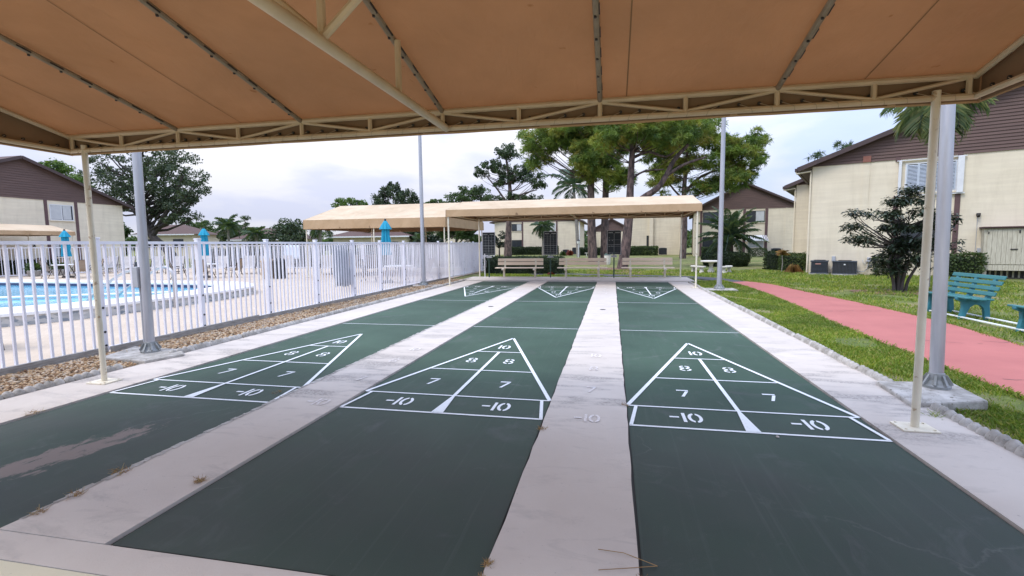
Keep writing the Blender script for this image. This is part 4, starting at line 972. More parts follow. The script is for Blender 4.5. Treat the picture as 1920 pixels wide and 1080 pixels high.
patio_table('round white patio table by the umbrella at the poolside canopy',-6.35,15.2,pt)
def sling_chair(label,x,y,rz,first=None):
    if first: t=copy_tree(first); t.location=(x,y,-.01); t.rotation_euler=(0,0,rz); t['label']=label; return t
    t=thing('patio_chair',label,'chair',(x,y,-.01),rz,'tan sling patio chairs')
    # seat faces +x
    mb=MB(); prof=[(.24,.37),(.05,.34),(-.18,.33),(-.26,.45),(-.40,.86)]
    for (p,q) in zip(prof[:-1],prof[1:]): mb.add([(p[0],-.22,p[1]),(q[0],-.22,q[1]),(q[0],.22,q[1]),(p[0],.22,p[1]),(p[0],-.22,p[1]-.01),(q[0],-.22,q[1]-.01),(q[0],.22,q[1]-.01),(p[0],.22,p[1]-.01)],[(0,1,2,3),(7,6,5,4)])
    mb.build('sling',M['sling'],t,True)
    for s in (-1,1):
        f=MB().tube([(a,s*.235,b) for a,b in prof],.014,6); f.tube([(.20,s*.235,.36),(.28,s*.25,0)],.014,6); f.tube([(-.16,s*.235,.33),(-.34,s*.25,0)],.014,6); f.tube([(-.30,s*.24,.56),(.12,s*.26,.54),(.2,s*.245,.36)],.013,6)
        f.build('side_frame',M['brown_frame'],t,True)
    MB().tube([(-.40,-.235,.86),(-.40,.235,.86)],.014,6).build('top_rail',M['brown_frame'],t)
    return t
sc=sling_chair('tan sling chair left of the table under the left umbrella',-24.9,16.75,R(25))
for a in (('tan sling chair right of the table under the left umbrella, back to the pool',-23.3,16.8,R(150)),('tan sling chair beyond the left umbrella table',-23.9,17.9,R(240)),
 ('tan sling chair by the potted plants at the left end of the deck',-31.0,20.6,R(-20)),('tan sling chair nearer the left house, facing the potted plants',-29.2,20.2,R(170)),
 ('tan sling chair with its back to the pool left of the middle umbrella',-17.4,16.5,R(40)),('pale-backed sling chair close beside the middle umbrella pole',-16.0,16.3,R(120)),('tan sling chair right of the middle umbrella table',-15.6,17.6,R(190)),
 ('dark sling chair by the fence beside the poolside canopy umbrella',-7.6,15.4,R(10)),('sling chair right of the table by the poolside canopy',-5.75,16.0,R(170)),('dark chair at the near left edge behind the fence pickets',-7.25,3.3,R(155))): sling_chair(*a,sc)
def lounger(label,x,y,rz,first=None):
    if first: t=copy_tree(first); t.location=(x,y,-.01); t.rotation_euler=(0,0,rz); t['label']=label; return t
    t=thing('sun_lounger',label,'sun lounger',(x,y,-.01),rz,'pale loungers along the far fence')
    prof=[(.85,.30),(.1,.29),(-.35,.30),(-.46,.40),(-.78,.92)]
    mb=MB()
    for (p,q) in zip(prof[:-1],prof[1:]): mb.add([(p[0],-.27,p[1]),(q[0],-.27,q[1]),(q[0],.27,q[1]),(p[0],.27,p[1])],[(0,1,2,3)])
    mb.build('sling',M['sling_pale'],t,True)
    for s in (-1,1):
        f=MB().tube([(a,s*.285,b) for a,b in prof],.015,6); f.tube([(.55,s*.285,.29),(.62,s*.29,0)],.015,6); f.tube([(-.3,s*.285,.30),(-.42,s*.29,0)],.015,6); f.tube([(-.42,s*.29,.42),(-.1,s*.31,.50),(.02,s*.29,.30)],.012,6); f.tube([(-.30,s*.285,.28),(-.6,s*.285,.60)],.01,5)
        f.build('side_frame',M['brown_frame'],t,True)
    return t
lg=None
places=[(-26.7,20.8,'before the cream wall, first from the left house'),(-25.2,20.6,'beside the first one, nearer the pool'),(-23.6,20.9,'left of the speaker box by the lamp post'),(-21.9,20.6,'right of the lamp post, back raised'),(-20.4,20.9,'under the leaning tree trunk'),(-18.9,20.4,'left of the middle umbrella'),(-17.3,20.6,'right behind the middle umbrella'),(-16.0,20.2,'right of the middle umbrella'),(-14.9,20.5,'left of the tan and black bins'),(-12.6,20.3,'right of the tan and black bins'),(-11.3,20.6,'under the left post of the poolside canopy'),(-10.1,20.3,'left of the grey hanging sheet')]
for x,y,w in places:
    lg0=lounger('pale sling lounger '+w,x,y,R(-58)+random.uniform(-.12,.12),lg); lg=lg or lg0
# speaker box, bins, pots, hanging sheets, hand rails
tag(MB().box(-24.25,-23.8,20.3,20.7,-.01,.62).build('speaker_box',M['ac_dark'],None,bevel=.02),'dark grey speaker box on the deck beside the near left lamp post','box')
def bin_(label,x,y,m):
    t=thing('waste_bin',label,'bin',(x,y,-.01),0)
    MB().lathe([(.20,0),(.24,.02),(.26,.62),(.24,.70)],18).build('barrel',M[m],t,True); MB().lathe([(.27,.70),(.27,.76),(.20,.86),(.06,.90)],18).build('lid',M[m],t,True)
bin_('tan round bin on the pool deck before the loungers',-13.35,17.0,'bin_tan'); bin_('black round bin beside the tan bin on the pool deck',-12.75,17.0,'bin_black')
def sheet(label,mat,y0,y1,z0,z1,x,skew=0,name='hanging_sheet'):
    vs=[];fs=[];n=24;m=6
    for i in range(n+1):
        for j in range(m+1): vs.append((x+.012*math.sin(i*1.7)+.008*math.sin(j*2+i),y0+(y1-y0)*i/n+skew*(1-j/m),z0+(z1-z0)*j/m+.02*math.sin(i*.3)*(1-j/m)))
    for i in range(n):
        for j in range(m): a=i*(m+1)+j; fs.append((a,a+m+1,a+m+2,a+1))
    o=MB().add(vs,fs).build(name,M[mat],None,True); s_=o.modifiers.new('thickness','SOLIDIFY'); s_.thickness=.008; tag(o,label,'sheet')
sheet('grey sheet hung inside the white fence, left of the umbrella','towel_grey',9.0,9.74,.36,1.40,-5.245,.10)
sheet('pale blue towel hung on the far deck fence behind the bins','towel_blue',-.55,.55,.55,1.46,0)
o=bpy.data.objects['hanging_sheet.001']; o.location=(-18.4,25.68,0); o.rotation_euler=(0,0,R(90))
def handrail(label,pts,r=.024):
    return tag(MB().tube(smooth3(pts),r,8).build('hand_rail',M['steel'],None,True),label,'hand rail')
def smooth3(pts,n=6):
    out=[]
    for i in range(len(pts)-1):
        p0=pts[max(i-1,0)];p1=pts[i];p2=pts[i+1];p3=pts[min(i+2,len(pts)-1)]
        for k in range(n):
            t=k/n; out.append(tuple(.5*((2*p1[j])+(-p0[j]+p2[j])*t+(2*p0[j]-5*p1[j]+4*p2[j]-p3[j])*t*t+(-p0[j]+3*p1[j]-3*p2[j]+p3[j])*t**3) for j in range(3)))
    out.append(pts[-1]); return out
handrail('shiny pool hand rail right of the near left lamp post',[(-8.5,7.7,-.01),(-8.5,7.7,.70),(-8.62,7.72,.90),(-8.9,7.78,.92),(-9.5,7.9,.70),(-10.4,8.05,.30),(-10.7,8.1,.09)],.03)
handrail('shiny pool hand rail partly behind the near left lamp post',[(-8.55,6.95,-.01),(-8.55,6.95,.68),(-8.7,6.98,.88),(-9.2,7.05,.80),(-10.2,7.25,.34),(-10.6,7.3,.09)],.03)
tag(MB().tube([(-19,5.2,.16),(-14.5,7.6,.14),(-10.6,9.6,.14)],.035,8).build('lane_rope',M['white_plastic'],None,True),'white floating rope across the pool','rope')
# lantern post and small bits by the centre house
t=thing('garden_lantern','small white garden lantern on a post by the slim palm trunk','lantern',(-1.95,48.0,-.03))
MB().tube([(0,0,0),(0,0,1.35)],.04,8).build('post',M['win_white'],t); MB().lathe([(.05,1.35),(.13,1.4),(.16,1.62),(.10,1.66)],8).build('glass',M['white_plastic'],t); MB().lathe([(.20,1.66),(.06,1.80),(.02,1.86)],8).build('roof',M['dark_hw'],t)
tag(MB().tube([(-3.62,17.3,.05),(-3.62,17.3,1.0)],.02,8).build('white_stake',M['white_plastic'],None,True),'thin white stake beside the left score board','stake')
t=thing('garden_bench','tiny white bench on the far lawn between palm and pines','bench',(-.9,50,-.03))
MB().box(-.5,.5,-.18,.18,.36,.42).build('seat',M['cast_stone'],t); MB().box(-.38,-.28,-.15,.15,0,.36).build('leg',M['cast_stone'],t); MB().box(.28,.38,-.15,.15,0,.36).build('leg',M['cast_stone'],t)
t=thing('waste_bin','small green bin on the far lawn behind the right score board','bin',(1.1,31,-.03)); MB().lathe([(.18,0),(.22,.55),(.2,.62)],12).build('barrel',M['cast_stone'],t,True); MB().lathe([(.23,.62),(.15,.72),(.03,.75)],12).build('lid',M['pole_green'],t,True)
# ---------------------------------------------------------------- plants
def quads(P,size,rg,flat=.0,asp=.5,out=None,outw=0.0):
    """diamond leaves at points P (N,3)"""
    N=len(P); d=rg.standard_normal((N,3)); 
    if out is not None: d=d*(1-outw)+out*outw*1.8
    d[:,2]*=(1-flat); d/=np.linalg.norm(d,axis=1,keepdims=True)+1e-9
    q=rg.standard_normal((N,3)); q[:,2]*=(1-flat); w=np.cross(d,q); w=np.cross(w,d) if False else w; w/=np.linalg.norm(w,axis=1,keepdims=True)+1e-9
    nrm=np.cross(d,w); s=(size*rg.uniform(.65,1.3,N))[:,None]
    V=np.stack([P-d*s*.5,P+w*s*asp*.5+nrm*s*.08,P+d*s*.5,P-w*s*asp*.5+nrm*s*.08],1)
    return V.reshape(-1,3)
def quad_faces(n): return np.arange(n*4,dtype=np.int32).reshape(-1,4)
def ball(rg,N,hollow=.35):
    d=rg.standard_normal((N,3)); d/=np.linalg.norm(d,axis=1,keepdims=True); return d*(hollow+(1-hollow)*rg.random((N,1))**.5)
def limbs(mb,trunk,tips,r0,rg,n=5,sag=.1):
    """branches from points on the trunk polyline to cluster tips"""
    T=np.array(trunk); T=T[T[:,2]>=T[:,2].max()*.36]
    for tip,rr in tips:
        tip=np.array(tip); k=int(np.argmin(np.linalg.norm(T-(tip-np.array([0,0,np.linalg.norm(tip[:2]-T[-1][:2])*.55])),axis=1))); a=T[k]
        m=(a+tip)/2+np.array([0,0,-sag*np.linalg.norm(tip-a)])+rg.standard_normal(3)*.05*np.linalg.norm(tip-a)
        mb.tube([tuple(a),tuple(a*.35+m*.65+rg.standard_normal(3)*.02),tuple(m*.5+tip*.5+rg.standard_normal(3)*.05),tuple(tip)],[rr,rr*.75,rr*.5,rr*.22],n,False)
def clusters(rg,ells,mind=0):
    out=[]
    for (cx,cy,cz,rx,ry,rz,n) in ells:
        b=ball(rg,n,.25); out.append(np.stack([cx+b[:,0]*rx,cy+b[:,1]*ry,cz+b[:,2]*rz],1))
    return np.concatenate(out)
def tree(label,base,trunk,tr,ells,cr,nl,ls,mat,bark='bark_grey',seed=1,name='tree',cat='tree',group=None,asp=.5,flat=.2,limb=.35,csq=.65,extra=None,sag=.1,limb_n=40):
    """trunk: list of points relative to base; ells relative to base; cr cluster radius; nl leaves per cluster"""
    rg=np.random.default_rng(seed); t=thing(name,label,cat,(base[0],base[1],-.03),0,group)
    C=clusters(rg,ells); mb=MB(); r=[tr*(1-.75*i/(len(trunk)-1)) for i in range(len(trunk))]; r[0]*=1.25
    mb.tube(smooth3(trunk,3),list(np.interp(np.linspace(0,1,(len(trunk)-1)*3+1),np.linspace(0,1,len(trunk)),r)),12,True)
    pick=rg.permutation(len(C))[:limb_n]
    if extra:
        for pts,rr in extra: mb.tube(smooth3(pts,3),list(np.linspace(rr,rr*.35,(len(pts)-1)*3+1)),8,False)
    limbs(mb,smooth3(trunk,3),[(C[i],tr*limb*rg.uniform(.4,1)) for i in pick],tr,rg,5,sag)
    mb.build('trunk',M[bark],t,True)
    N=len(C)*nl; b=ball(rg,N,.2); k=np.repeat(np.arange(len(C)),nl); rad=(cr*rg.uniform(.6,1.25,len(C)))[k][:,None]
    P=C[k]+b*rad*np.array([1,1,csq])
    np_mesh('crown',quads(P,ls,rg,flat,asp),quad_faces(N),mat,t); return t
def pine(label,base,trunk,tr,ells,mat,seed=1,tl=.38,tufts=17,needles=15,cr=.6,extra=None,group=None,nw=.016,limb_n=60,droop=.25):
    rg=np.random.default_rng(seed); t=thing('pine_tree',label,'pine tree',(base[0],base[1],-.03),0,group)
    C=clusters(rg,[(*e[:6],int(e[6]*1.15)) for e in ells]); mb=MB(); r=[tr*(1-.7*i/(len(trunk)-1)) for i in range(len(trunk))]
    mb.tube(smooth3(trunk,3),list(np.interp(np.linspace(0,1,(len(trunk)-1)*3+1),np.linspace(0,1,len(trunk)),r)),14,True)
    if extra:
        for pts,rr in extra: mb.tube(smooth3(pts,3),list(np.linspace(rr,rr*.45,(len(pts)-1)*3+1)),9,False)
    limbs(mb,smooth3(trunk,3),[(C[i],tr*.15*rg.uniform(.35,1)) for i in rg.permutation(len(C))[:limb_n]],tr,rg,5,.14)
    mb.build('trunk',M['bark_pine'],t,True)
    T=np.repeat(C,tufts,0)+ball(rg,len(C)*tufts,.2)*cr*np.array([1,1,.6]); N=len(T)*needles
    k=np.repeat(np.arange(len(T)),needles); dirs=rg.standard_normal((len(T),3))*.5+np.array([0,0,.35-droop]); d=dirs[k]+rg.standard_normal((N,3))*.62; d/=np.linalg.norm(d,axis=1,keepdims=True)
    L=(tl*rg.uniform(.7,1.15,N))[:,None]; w=np.cross(d,rg.standard_normal((N,3))); w/=np.linalg.norm(w,axis=1,keepdims=True); A=T[k]+rg.standard_normal((N,3))*.03
    V=np.stack([A-w*nw,A+w*nw,A+d*L*.75+w*nw*.8-np.array([0,0,.02]),A+d*L-np.array([0,0,1])*L*.14],1).reshape(-1,3)
    # one colour per tuft: needles of a tuft share a root vertex ring -> use few islands by tuft attribute
    o=np_mesh('crown',V,quad_faces(N),mat,t)
    at=o.data.attributes.new('tuft','FLOAT','FACE'); cv=rg.random(len(C)); tv=np.clip(.7*np.repeat(cv,tufts)+.3*rg.random(len(T)),0,1); at.data.foreach_set('value',tv[k].astype(np.float32))
    return t
def needle_mat(name,stops,trans=.3):
    m=leaf_mat(name,stops,trans,.6); nt=m.node_tree; g=[n for n in nt.nodes if n.type=='NEW_GEOMETRY'][0]; a=nt.nodes.new('ShaderNodeAttribute'); a.attribute_name='tuft'
    l=g.outputs['Random Per Island'].links[0]; to=l.to_socket; nt.links.new(a.outputs['Fac'],to); return m
M['needle']=needle_mat('pine_needles',[(0,(.05,.095,.03)),(.3,(.115,.185,.042)),(.55,(.19,.26,.052)),(.8,(.28,.29,.065)),(1,(.34,.24,.07))])
M['needle_dk']=needle_mat('pine_needles_dark',[(0,(.030,.060,.026)),(.5,(.055,.095,.035)),(1,(.09,.125,.045))],.22)
M['leaf_dark']=leaf_mat('dark_leaf',[(0,(.03,.05,.03)),(.5,(.055,.085,.045)),(1,(.10,.125,.07))],.2)
M['leaf_mid']=leaf_mat('mid_leaf',[(0,(.035,.07,.025)),(.5,(.06,.105,.035)),(1,(.10,.14,.05))],.3)
M['leaf_mid2']=leaf_mat('dark_mid_leaf',[(0,(.025,.05,.025)),(.5,(.05,.085,.04)),(1,(.095,.13,.06))],.25)
M['leaf_lite']=leaf_mat('light_leaf',[(0,(.06,.12,.03)),(.5,(.10,.17,.045)),(1,(.16,.22,.07))],.35)
M['leaf_black']=leaf_mat('blackish_leaf',[(0,(.012,.022,.014)),(.5,(.024,.040,.024)),(.85,(.042,.060,.036)),(1,(.07,.085,.055))],.1,.35)
M['palm_leaf']=leaf_mat('palm_leaf',[(0,(.045,.085,.05)),(.6,(.08,.13,.07)),(1,(.14,.17,.08))],.25)
M['palm_lite']=leaf_mat('light_palm_leaf',[(0,(.09,.14,.07)),(.6,(.17,.22,.11)),(1,(.30,.30,.14))],.35)
M['palm_blue']=leaf_mat('royal_palm_leaf',[(0,(.05,.095,.065)),(.6,(.09,.14,.09)),(1,(.15,.19,.12))],.25)
M['hedge']=leaf_mat('hedge_leaf',[(0,(.014,.028,.012)),(.6,(.030,.052,.020)),(1,(.06,.085,.03))],.2)
M['hedge_lite']=leaf_mat('hedge_leaf_light',[(0,(.035,.06,.02)),(.6,(.07,.11,.035)),(1,(.13,.17,.06))],.25)
M['hedge_core']=pm('hedge_core',(.012,.018,.010),(.02,.03,.014),9,.95)
M['bromel']=leaf_mat('bronze_leaf',[(0,(.14,.07,.03)),(.5,(.26,.13,.05)),(1,(.32,.24,.08))],.2)
M['red_leaf']=leaf_mat('red_leaf',[(0,(.16,.03,.025)),(1,(.30,.08,.05))],.2)
# --- trees on the left
tree('big dark spreading tree with leaning trunk beyond the left house corner',(-36.6,33.5),[(1.2,0,0),(.6,0,1.2),(-.9,0,2.4),(-1.4,0,3.8),(-1.8,.2,5.6),(-2.0,0,7.6)],.42,
 [(-1.2,0,7.6,4.4,4.0,3.0,130),(2.3,-.5,6.8,2.4,3,2.6,62),(-5.6,0,6.6,2.2,2.6,1.8,26),(2.0,0,4.6,2.0,2.2,1.3,26),(-1,0,4.8,2.2,2.4,.9,16)],.58,72,.21,M['leaf_dark'],seed=3,limb=.42,limb_n=70,extra=[([(-.9,0,2.4),(.3,-.2,3.6),(1.6,0,5.6),(2.6,0,7.4)],.24),([(-1.2,0,3.2),(-2.6,0,4.6),(-4.2,.3,6.2),(-5.5,0,7.2)],.2)])
tree('light green tree showing above the left house roof',(-60.5,42),[(0,0,0),(.3,0,4),(0,0,7)],.4,[(-.5,0,8.6,4.6,3.5,2.6,70),(3.2,0,7.4,2.4,2.5,1.8,28)],.9,110,.34,M['leaf_lite'],seed=4)
tree('sparse dark tree top above the ridge of the left house',(-63,32),[(0,0,0),(0,0,5),(.5,0,8)],.35,[(0,0,9.6,5.5,3,1.8,50)],.8,70,.32,M['leaf_dark'],seed=5)
tree('dense dark green bush-like tree between house corner and big tree',(-37.5,29.5),[(0,0,0),(0,0,1.5),(0,0,2.5)],.2,[(0,0,2.2,1.7,1.6,1.6,50)],.5,120,.2,M['leaf_mid'],seed=6)
for i,(x,y,z,rx,rz,m,lb,s) in enumerate(((-57.5,58,3.2,3.4,2.6,'leaf_mid','mid green tree behind the small brown-roofed house, left one',70),(-52.5,60,3.0,2.6,1.9,'leaf_dark','dark tree right of the small brown-roofed house, left of the middle umbrella',45),(-62,80,2.6,4.5,1.7,'leaf_mid','low far tree right of the brown hip roof, nearer one',45),(-54,84,2.6,3.0,1.8,'leaf_lite','low far pale tree right of the brown hip roof',35),
 (-72,84,3.5,4,2.3,'leaf_mid','far tree behind the brown hip roof palm',40),(-48,88,2.0,4,1.5,'leaf_dark','low far dark tree left of the poolside canopy post',40),(-30.5,42,2.2,1.8,1.7,'leaf_dark','dark bush-like tree beside the poolside canopy left post',40),(-21.0,50,2.7,2.6,1.9,'leaf_dark','dark tree behind the rightmost umbrella under the poolside canopy',60),(-24.8,49,2.6,1.8,1.8,'leaf_mid','dark tree before the low house under the poolside canopy',40))):
    tree(lb,(x,y),[(0,0,0),(.1,0,z*.5),(0,0,z)],.2,[(0,0,z,rx,rx*.8,rz,s)],.7,110,.3,M[m],seed=20+i,limb_n=14)
tree('tall dark tree behind the poolside canopy, left of the slim lamp post',(-25.0,55),[(0,0,0),(0,0,4),(.2,0,7)],.4,[(0,0,6.6,3.0,2.4,1.6,46),(-2.2,0,6.4,.9,1.2,1.0,14),(1.7,0,7.0,.9,1.2,1.7,22),(-.6,0,8.0,.5,.6,1.5,12),(.5,0,7.8,.5,.6,1.4,11),(2.6,0,6.6,.6,.8,1.2,10),(-1.4,0,7.4,.45,.6,1.2,9)],.34,80,.24,M['leaf_dark'],seed=40,csq=1.8)
tree('rounded green tree left of the tall dark tree, above the poolside canopy',(-38,67.5),[(0,0,0),(0,0,4),(0,0,7)],.35,[(0,0,7.6,2.5,2.2,1.2,40)],.6,110,.3,M['leaf_lite'],seed=41)
tree('loose pale green tree right of the slim lamp post, above the canopies',(-18.4,66),[(0,0,0),(0,0,4),(.2,0,8)],.35,[(0,0,8.4,2.8,2.2,1.5,40),(-2.6,0,7.6,1.6,1.5,1.0,18),(2.6,0,7.2,1.9,1.5,1.3,22)],.6,70,.28,M['leaf_mid'],seed=42)
tree('low flat tree top just right of the slim lamp post above the canopy',(-27.1,75),[(0,0,0),(0,0,5),(0,0,7.6)],.3,[(0,0,8.0,2.0,1.6,.7,26)],.5,90,.3,M['leaf_mid'],seed=43)
tree('dark leafy tree between the poolside canopy and the far canopy, low branches',(-13.6,44),[(0,0,0),(.1,0,1.5),(0,0,3)],.18,[(.2,0,2.9,2.4,2.0,1.1,60),(1.8,0,2.1,.9,1,.7,14)],.5,120,.24,M['leaf_mid'],seed=44,limb_n=30)
tree('thin reddish-leaved shrub tree beside the left score board',(-10.6,50),[(0,0,0),(0,0,1),(.1,0,2)],.09,[(0,0,1.9,1.0,.9,1.0,34)],.32,46,.17,M['leaf_black'],seed=45,limb_n=30)
tree('dark shrub under the poolside canopy with broad leaves',(-14.6,40),[(0,0,0),(0,0,1)],.1,[(0,0,1.5,1.6,1.2,.8,30)],.4,80,.26,M['leaf_black'],seed=46)
# --- slash pine with bare fork, left of the big pines
def oaky():
    b=(-9.5,49.2)
    tree('slender open-crowned pine with forked bare branches, left of the big pines',b,[(0,0,0),(.1,0,3),(.35,0,6),(.2,0,8.5),(-.1,0,10.6)],.36,
     [(0,0,10.9,1.5,1.3,1.0,34),(-1.9,0,9.6,1.5,1.1,.6,24),(-2.9,0,8.9,.8,.8,.4,10),(-.4,0,9.2,1.2,1.2,.6,18),(2.4,0,8.3,1.6,1.2,.6,24),(1.4,0,9.0,1.3,1,.6,16),(3.3,0,7.4,.9,.9,.5,12),(.3,0,8.2,1.0,.9,.7,16),(-.9,0,7.9,.9,.8,.5,12),(1.1,0,6.3,1.3,1.1,.6,18),(-1.7,0,6.0,1.2,1,.6,16),(2.7,0,6.0,1.0,1,.5,12),(-3.0,0,7.2,.8,.8,.4,8)],.40,66,.20,M['leaf_mid2'],bark='bark_pine',seed=50,limb=.2,limb_n=60,csq=.85,extra=[([(.3,0,5.2),(-.9,0,7.0),(-2.2,0,8.6)],.14),([(.3,0,5.8),(1.6,0,6.6),(3.2,0,7.0)],.12)])
oaky()
# --- big pines
pine('left trunk of the big paired pines behind the far canopy',(.05,33.8),[(0,0,0),(-.12,0,3),(-.15,0,6),(.1,0,9),(0,0,13)],.35,
 [(-2.9,0,8.7,2.4,1.8,1.2,46),(-1.0,-.5,9.6,2.6,2.2,1.3,46),(-.5,-1.1,7.4,1.0,.8,1.3,22),(.2,0,11.5,3.0,2.5,1.6,40),(-3.9,0,7.4,.9,.9,.5,8)],M['needle'],seed=61,cr=.55)
pine('right trunk of the big paired pines behind the far canopy',(.86,34.6),[(0,0,0),(.0,0,3),(.05,0,6),(-.1,0,9),(0,0,13)],.32,
 [(-.1,-1.0,6.8,1.2,.9,1.7,38),(.4,-.6,8.9,2.2,2,1.4,46),(-1.3,0,7.4,.6,.9,1.6,16),(.2,0,11.5,2.6,2.3,1.6,34),(1.2,0,6.0,.8,1,.9,12)],M['needle'],seed=62,cr=.48)
pine('leaning pine with one great curved limb, right of the middle bench',(1.95,25.6),[(0,0,0),(.22,0,1.6),(.34,0,3.2),(.40,0,5),(.5,0,7),(.6,0,10)],.30,
 [(.5,-.7,7.3,1.7,1.4,.9,48),(2.3,0,6.9,1.4,1.4,.6,34),(-.9,0,6.9,.9,1.2,.6,16),(.6,0,9.0,2.4,2.2,1.2,40),(3.6,0,7.2,.9,1.0,.6,14),(2.0,0,8.0,1.6,1.4,.6,22)],M['needle'],seed=63,cr=.46,tl=.26,nw=.012,extra=[([(.33,0,3.1),(1.0,-.1,3.75),(1.75,-.1,4.25),(2.2,0,4.9),(2.6,0,5.7),(3.3,.1,6.5)],.20),([(2.2,0,4.9),(3.1,-.1,5.45),(4.2,0,5.8)],.10),([(.42,0,4.8),(1.1,0,5.2),(2.1,0,5.25)],.07),([(.45,0,5.9),(1.3,0,6.2),(2.2,0,5.9),(2.9,0,6.4)],.09)])
pine('pine with full rounded crown at the right, trunk behind the far canopy post',(7.4,42.8),[(0,0,0),(.1,0,3),(0,0,6),(.2,0,8.4),(0,0,12)],.29,
 [(1.0,0,8.9,3.6,2.6,1.8,70),(4.4,0,8.3,1.9,1.8,1.6,44),(3.6,0,6.6,1.9,1.6,1.0,30),(-1.5,0,7.0,1.2,1.2,1.4,22),(.2,0,11.2,4.0,2.8,1.4,44),(-2.0,0,9.4,1.8,1.6,1.4,26),(1.2,0,6.1,1.2,1,.5,10),(5.6,0,9.6,.9,1,1.1,14)],M['needle'],seed=64,cr=.58,tl=.40,nw=.019,limb_n=45,extra=[([(0,0,5.6),(1.4,0,7.0),(3.4,0,7.6)],.14),([(0,0,5.0),(-1.2,0,6.4),(-1.6,0,7.6)],.1)])
for b,lb,s in (((-61.5,73,),'far slender pine with layered top, above the brown hip roof',70),((-49,90),'far pine top left of the poolside canopy',71)):
    pine(lb,b,[(0,0,0),(.2,0,3),(0,0,6)],.22,[(0,0,6.4,.9,.8,.35,9),(.2,0,5.4,.6,.6,.3,6),(-.3,0,4.6,1.1,.8,.4,8)],M['needle_dk'],seed=s,cr=.4,tl=.34,nw=.03,tufts=5,needles=10)
pine('pine top peeking over the roof rake of the shuttered building',(17.5,36.5),[(0,0,0),(0,0,5),(0,0,7.6)],.1,[(-.4,0,7.9,.6,.5,.25,5),(-2.2,0,7.4,.4,.4,.2,3)],M['needle_dk'],seed=72,cr=.3,tufts=5)
# --- palms
def palm(label,base,H,tr,nf,L,mat,seed=1,lean=0,elev=(75,-30),leaf=.5,droop=.9,name='palm_tree',nleaf=34,lw=.018,shaft=0,bark='palm_trunk',grp=None):
    rg=np.random.default_rng(seed); t=thing(name,label,'palm tree',(base[0],base[1],-.03),0,grp)
    mb=MB(); mb.tube([(0,0,0),(lean*.4,0,H*.5),(lean,0,H)],[tr*1.15,tr*.95,tr*.8],12); mb.build('trunk',M[bark],t,True)
    if shaft: MB().tube([(lean,0,H-.05),(lean,0,H+shaft)],[tr*.85,tr*.5],10).build('crownshaft',M['pole_green'],t,True)
    V=[];rb=MB()
    for i in range(nf):
        az=i*2.399+rg.uniform(-.2,.2); e=R(elev[0]+(elev[1]-elev[0])*(i/(nf-1))+rg.uniform(-6,6)); l=L*rg.uniform(.85,1.1)
        p=np.array([lean,0,H+shaft*.8]); pts=[p]; n=10
        for k in range(n):
            ee=e-droop*(k/n)**1.4*1.3; d=np.array([math.cos(az)*math.cos(ee),math.sin(az)*math.cos(ee),math.sin(ee)]); p=p+d*l/n; pts.append(p)
        pts=np.array(pts); rb.tube([tuple(x) for x in pts],[.022*L/1.5*(1-.85*k/n) for k in range(n+1)],4,False)
        side=np.array([-math.sin(az),math.cos(az),0])
        for q in range(nleaf):
            f=.12+.88*q/nleaf; x=f*n; k=min(int(x),n-1); a=pts[k]+(pts[k+1]-pts[k])*(x-k); d=pts[k+1]-pts[k]; d/=np.linalg.norm(d)
            ll=leaf*(math.sin(math.pi*min(1,f*.86+.12)))**.7*rg.uniform(.85,1.1)
            for s in (-1,1):
                v=side*s*.85+d*.55+np.array([0,0,rg.uniform(-.35,.2)]); v/=np.linalg.norm(v); m=a+v*ll*.55; tip=a+v*ll-np.array([0,0,ll*.32]); w=d*lw
                V+= [a-w,a+w,m+w*.8,tip]
                
    rb.build('frond_stems',M['pole_green'],t)
    V=np.array(V); np_mesh('fronds',V,quad_faces(len(V)//4),mat,t); return t
palm('slim tall palm with drooping fronds between the open pine and the big pines',(-2.0,48.7),6.6,.17,15,3.2,M['palm_blue'],81,lean=-.45,elev=(70,-25),leaf=.8,droop=1.0,lw=.03,shaft=.8)
palm('short full date palm rising from the clipped round hedge',(8.35,29.8),1.7,.20,44,2.15,M['palm_leaf'],82,elev=(82,-30),leaf=.36,droop=.75,nleaf=46,lw=.014,bark='bark_pine')
palm('palm whose fronds hang into the top right corner before the shuttered building',(10.45,14.75),5.45,.09,17,1.35,M['palm_lite'],83,elev=(20,-50),leaf=.60,droop=1.0,nleaf=26,lw=.009)
palm('far palm above the left fence, right of the middle umbrella',(-45,50.5),3.9,.16,18,2.1,M['palm_leaf'],84,elev=(70,-30),leaf=.7,lw=.04,nleaf=20)
palm('far palm in front of the brown hip roof beyond the pool',(-41.5,51),2.9,.16,18,1.9,M['palm_leaf'],85,elev=(60,-35),leaf=.7,lw=.04,nleaf=20)
palm('palm showing its frond tips past the left end of the poolside canopy',(-25.0,39),3.3,.16,16,1.7,M['palm_blue'],86,elev=(50,-40),leaf=.6,lw=.03,nleaf=22)
palm('small palm under the poolside canopy behind the umbrella',(-17.2,44),1.9,.09,14,1.1,M['palm_leaf'],87,elev=(70,-20),leaf=.4,lw=.02,nleaf=22)
palm('drooping palm before the centre house upper window',(-6.8,57),3.6,.13,16,1.7,M['palm_blue'],88,elev=(50,-55),leaf=.7,lw=.03,nleaf=22)
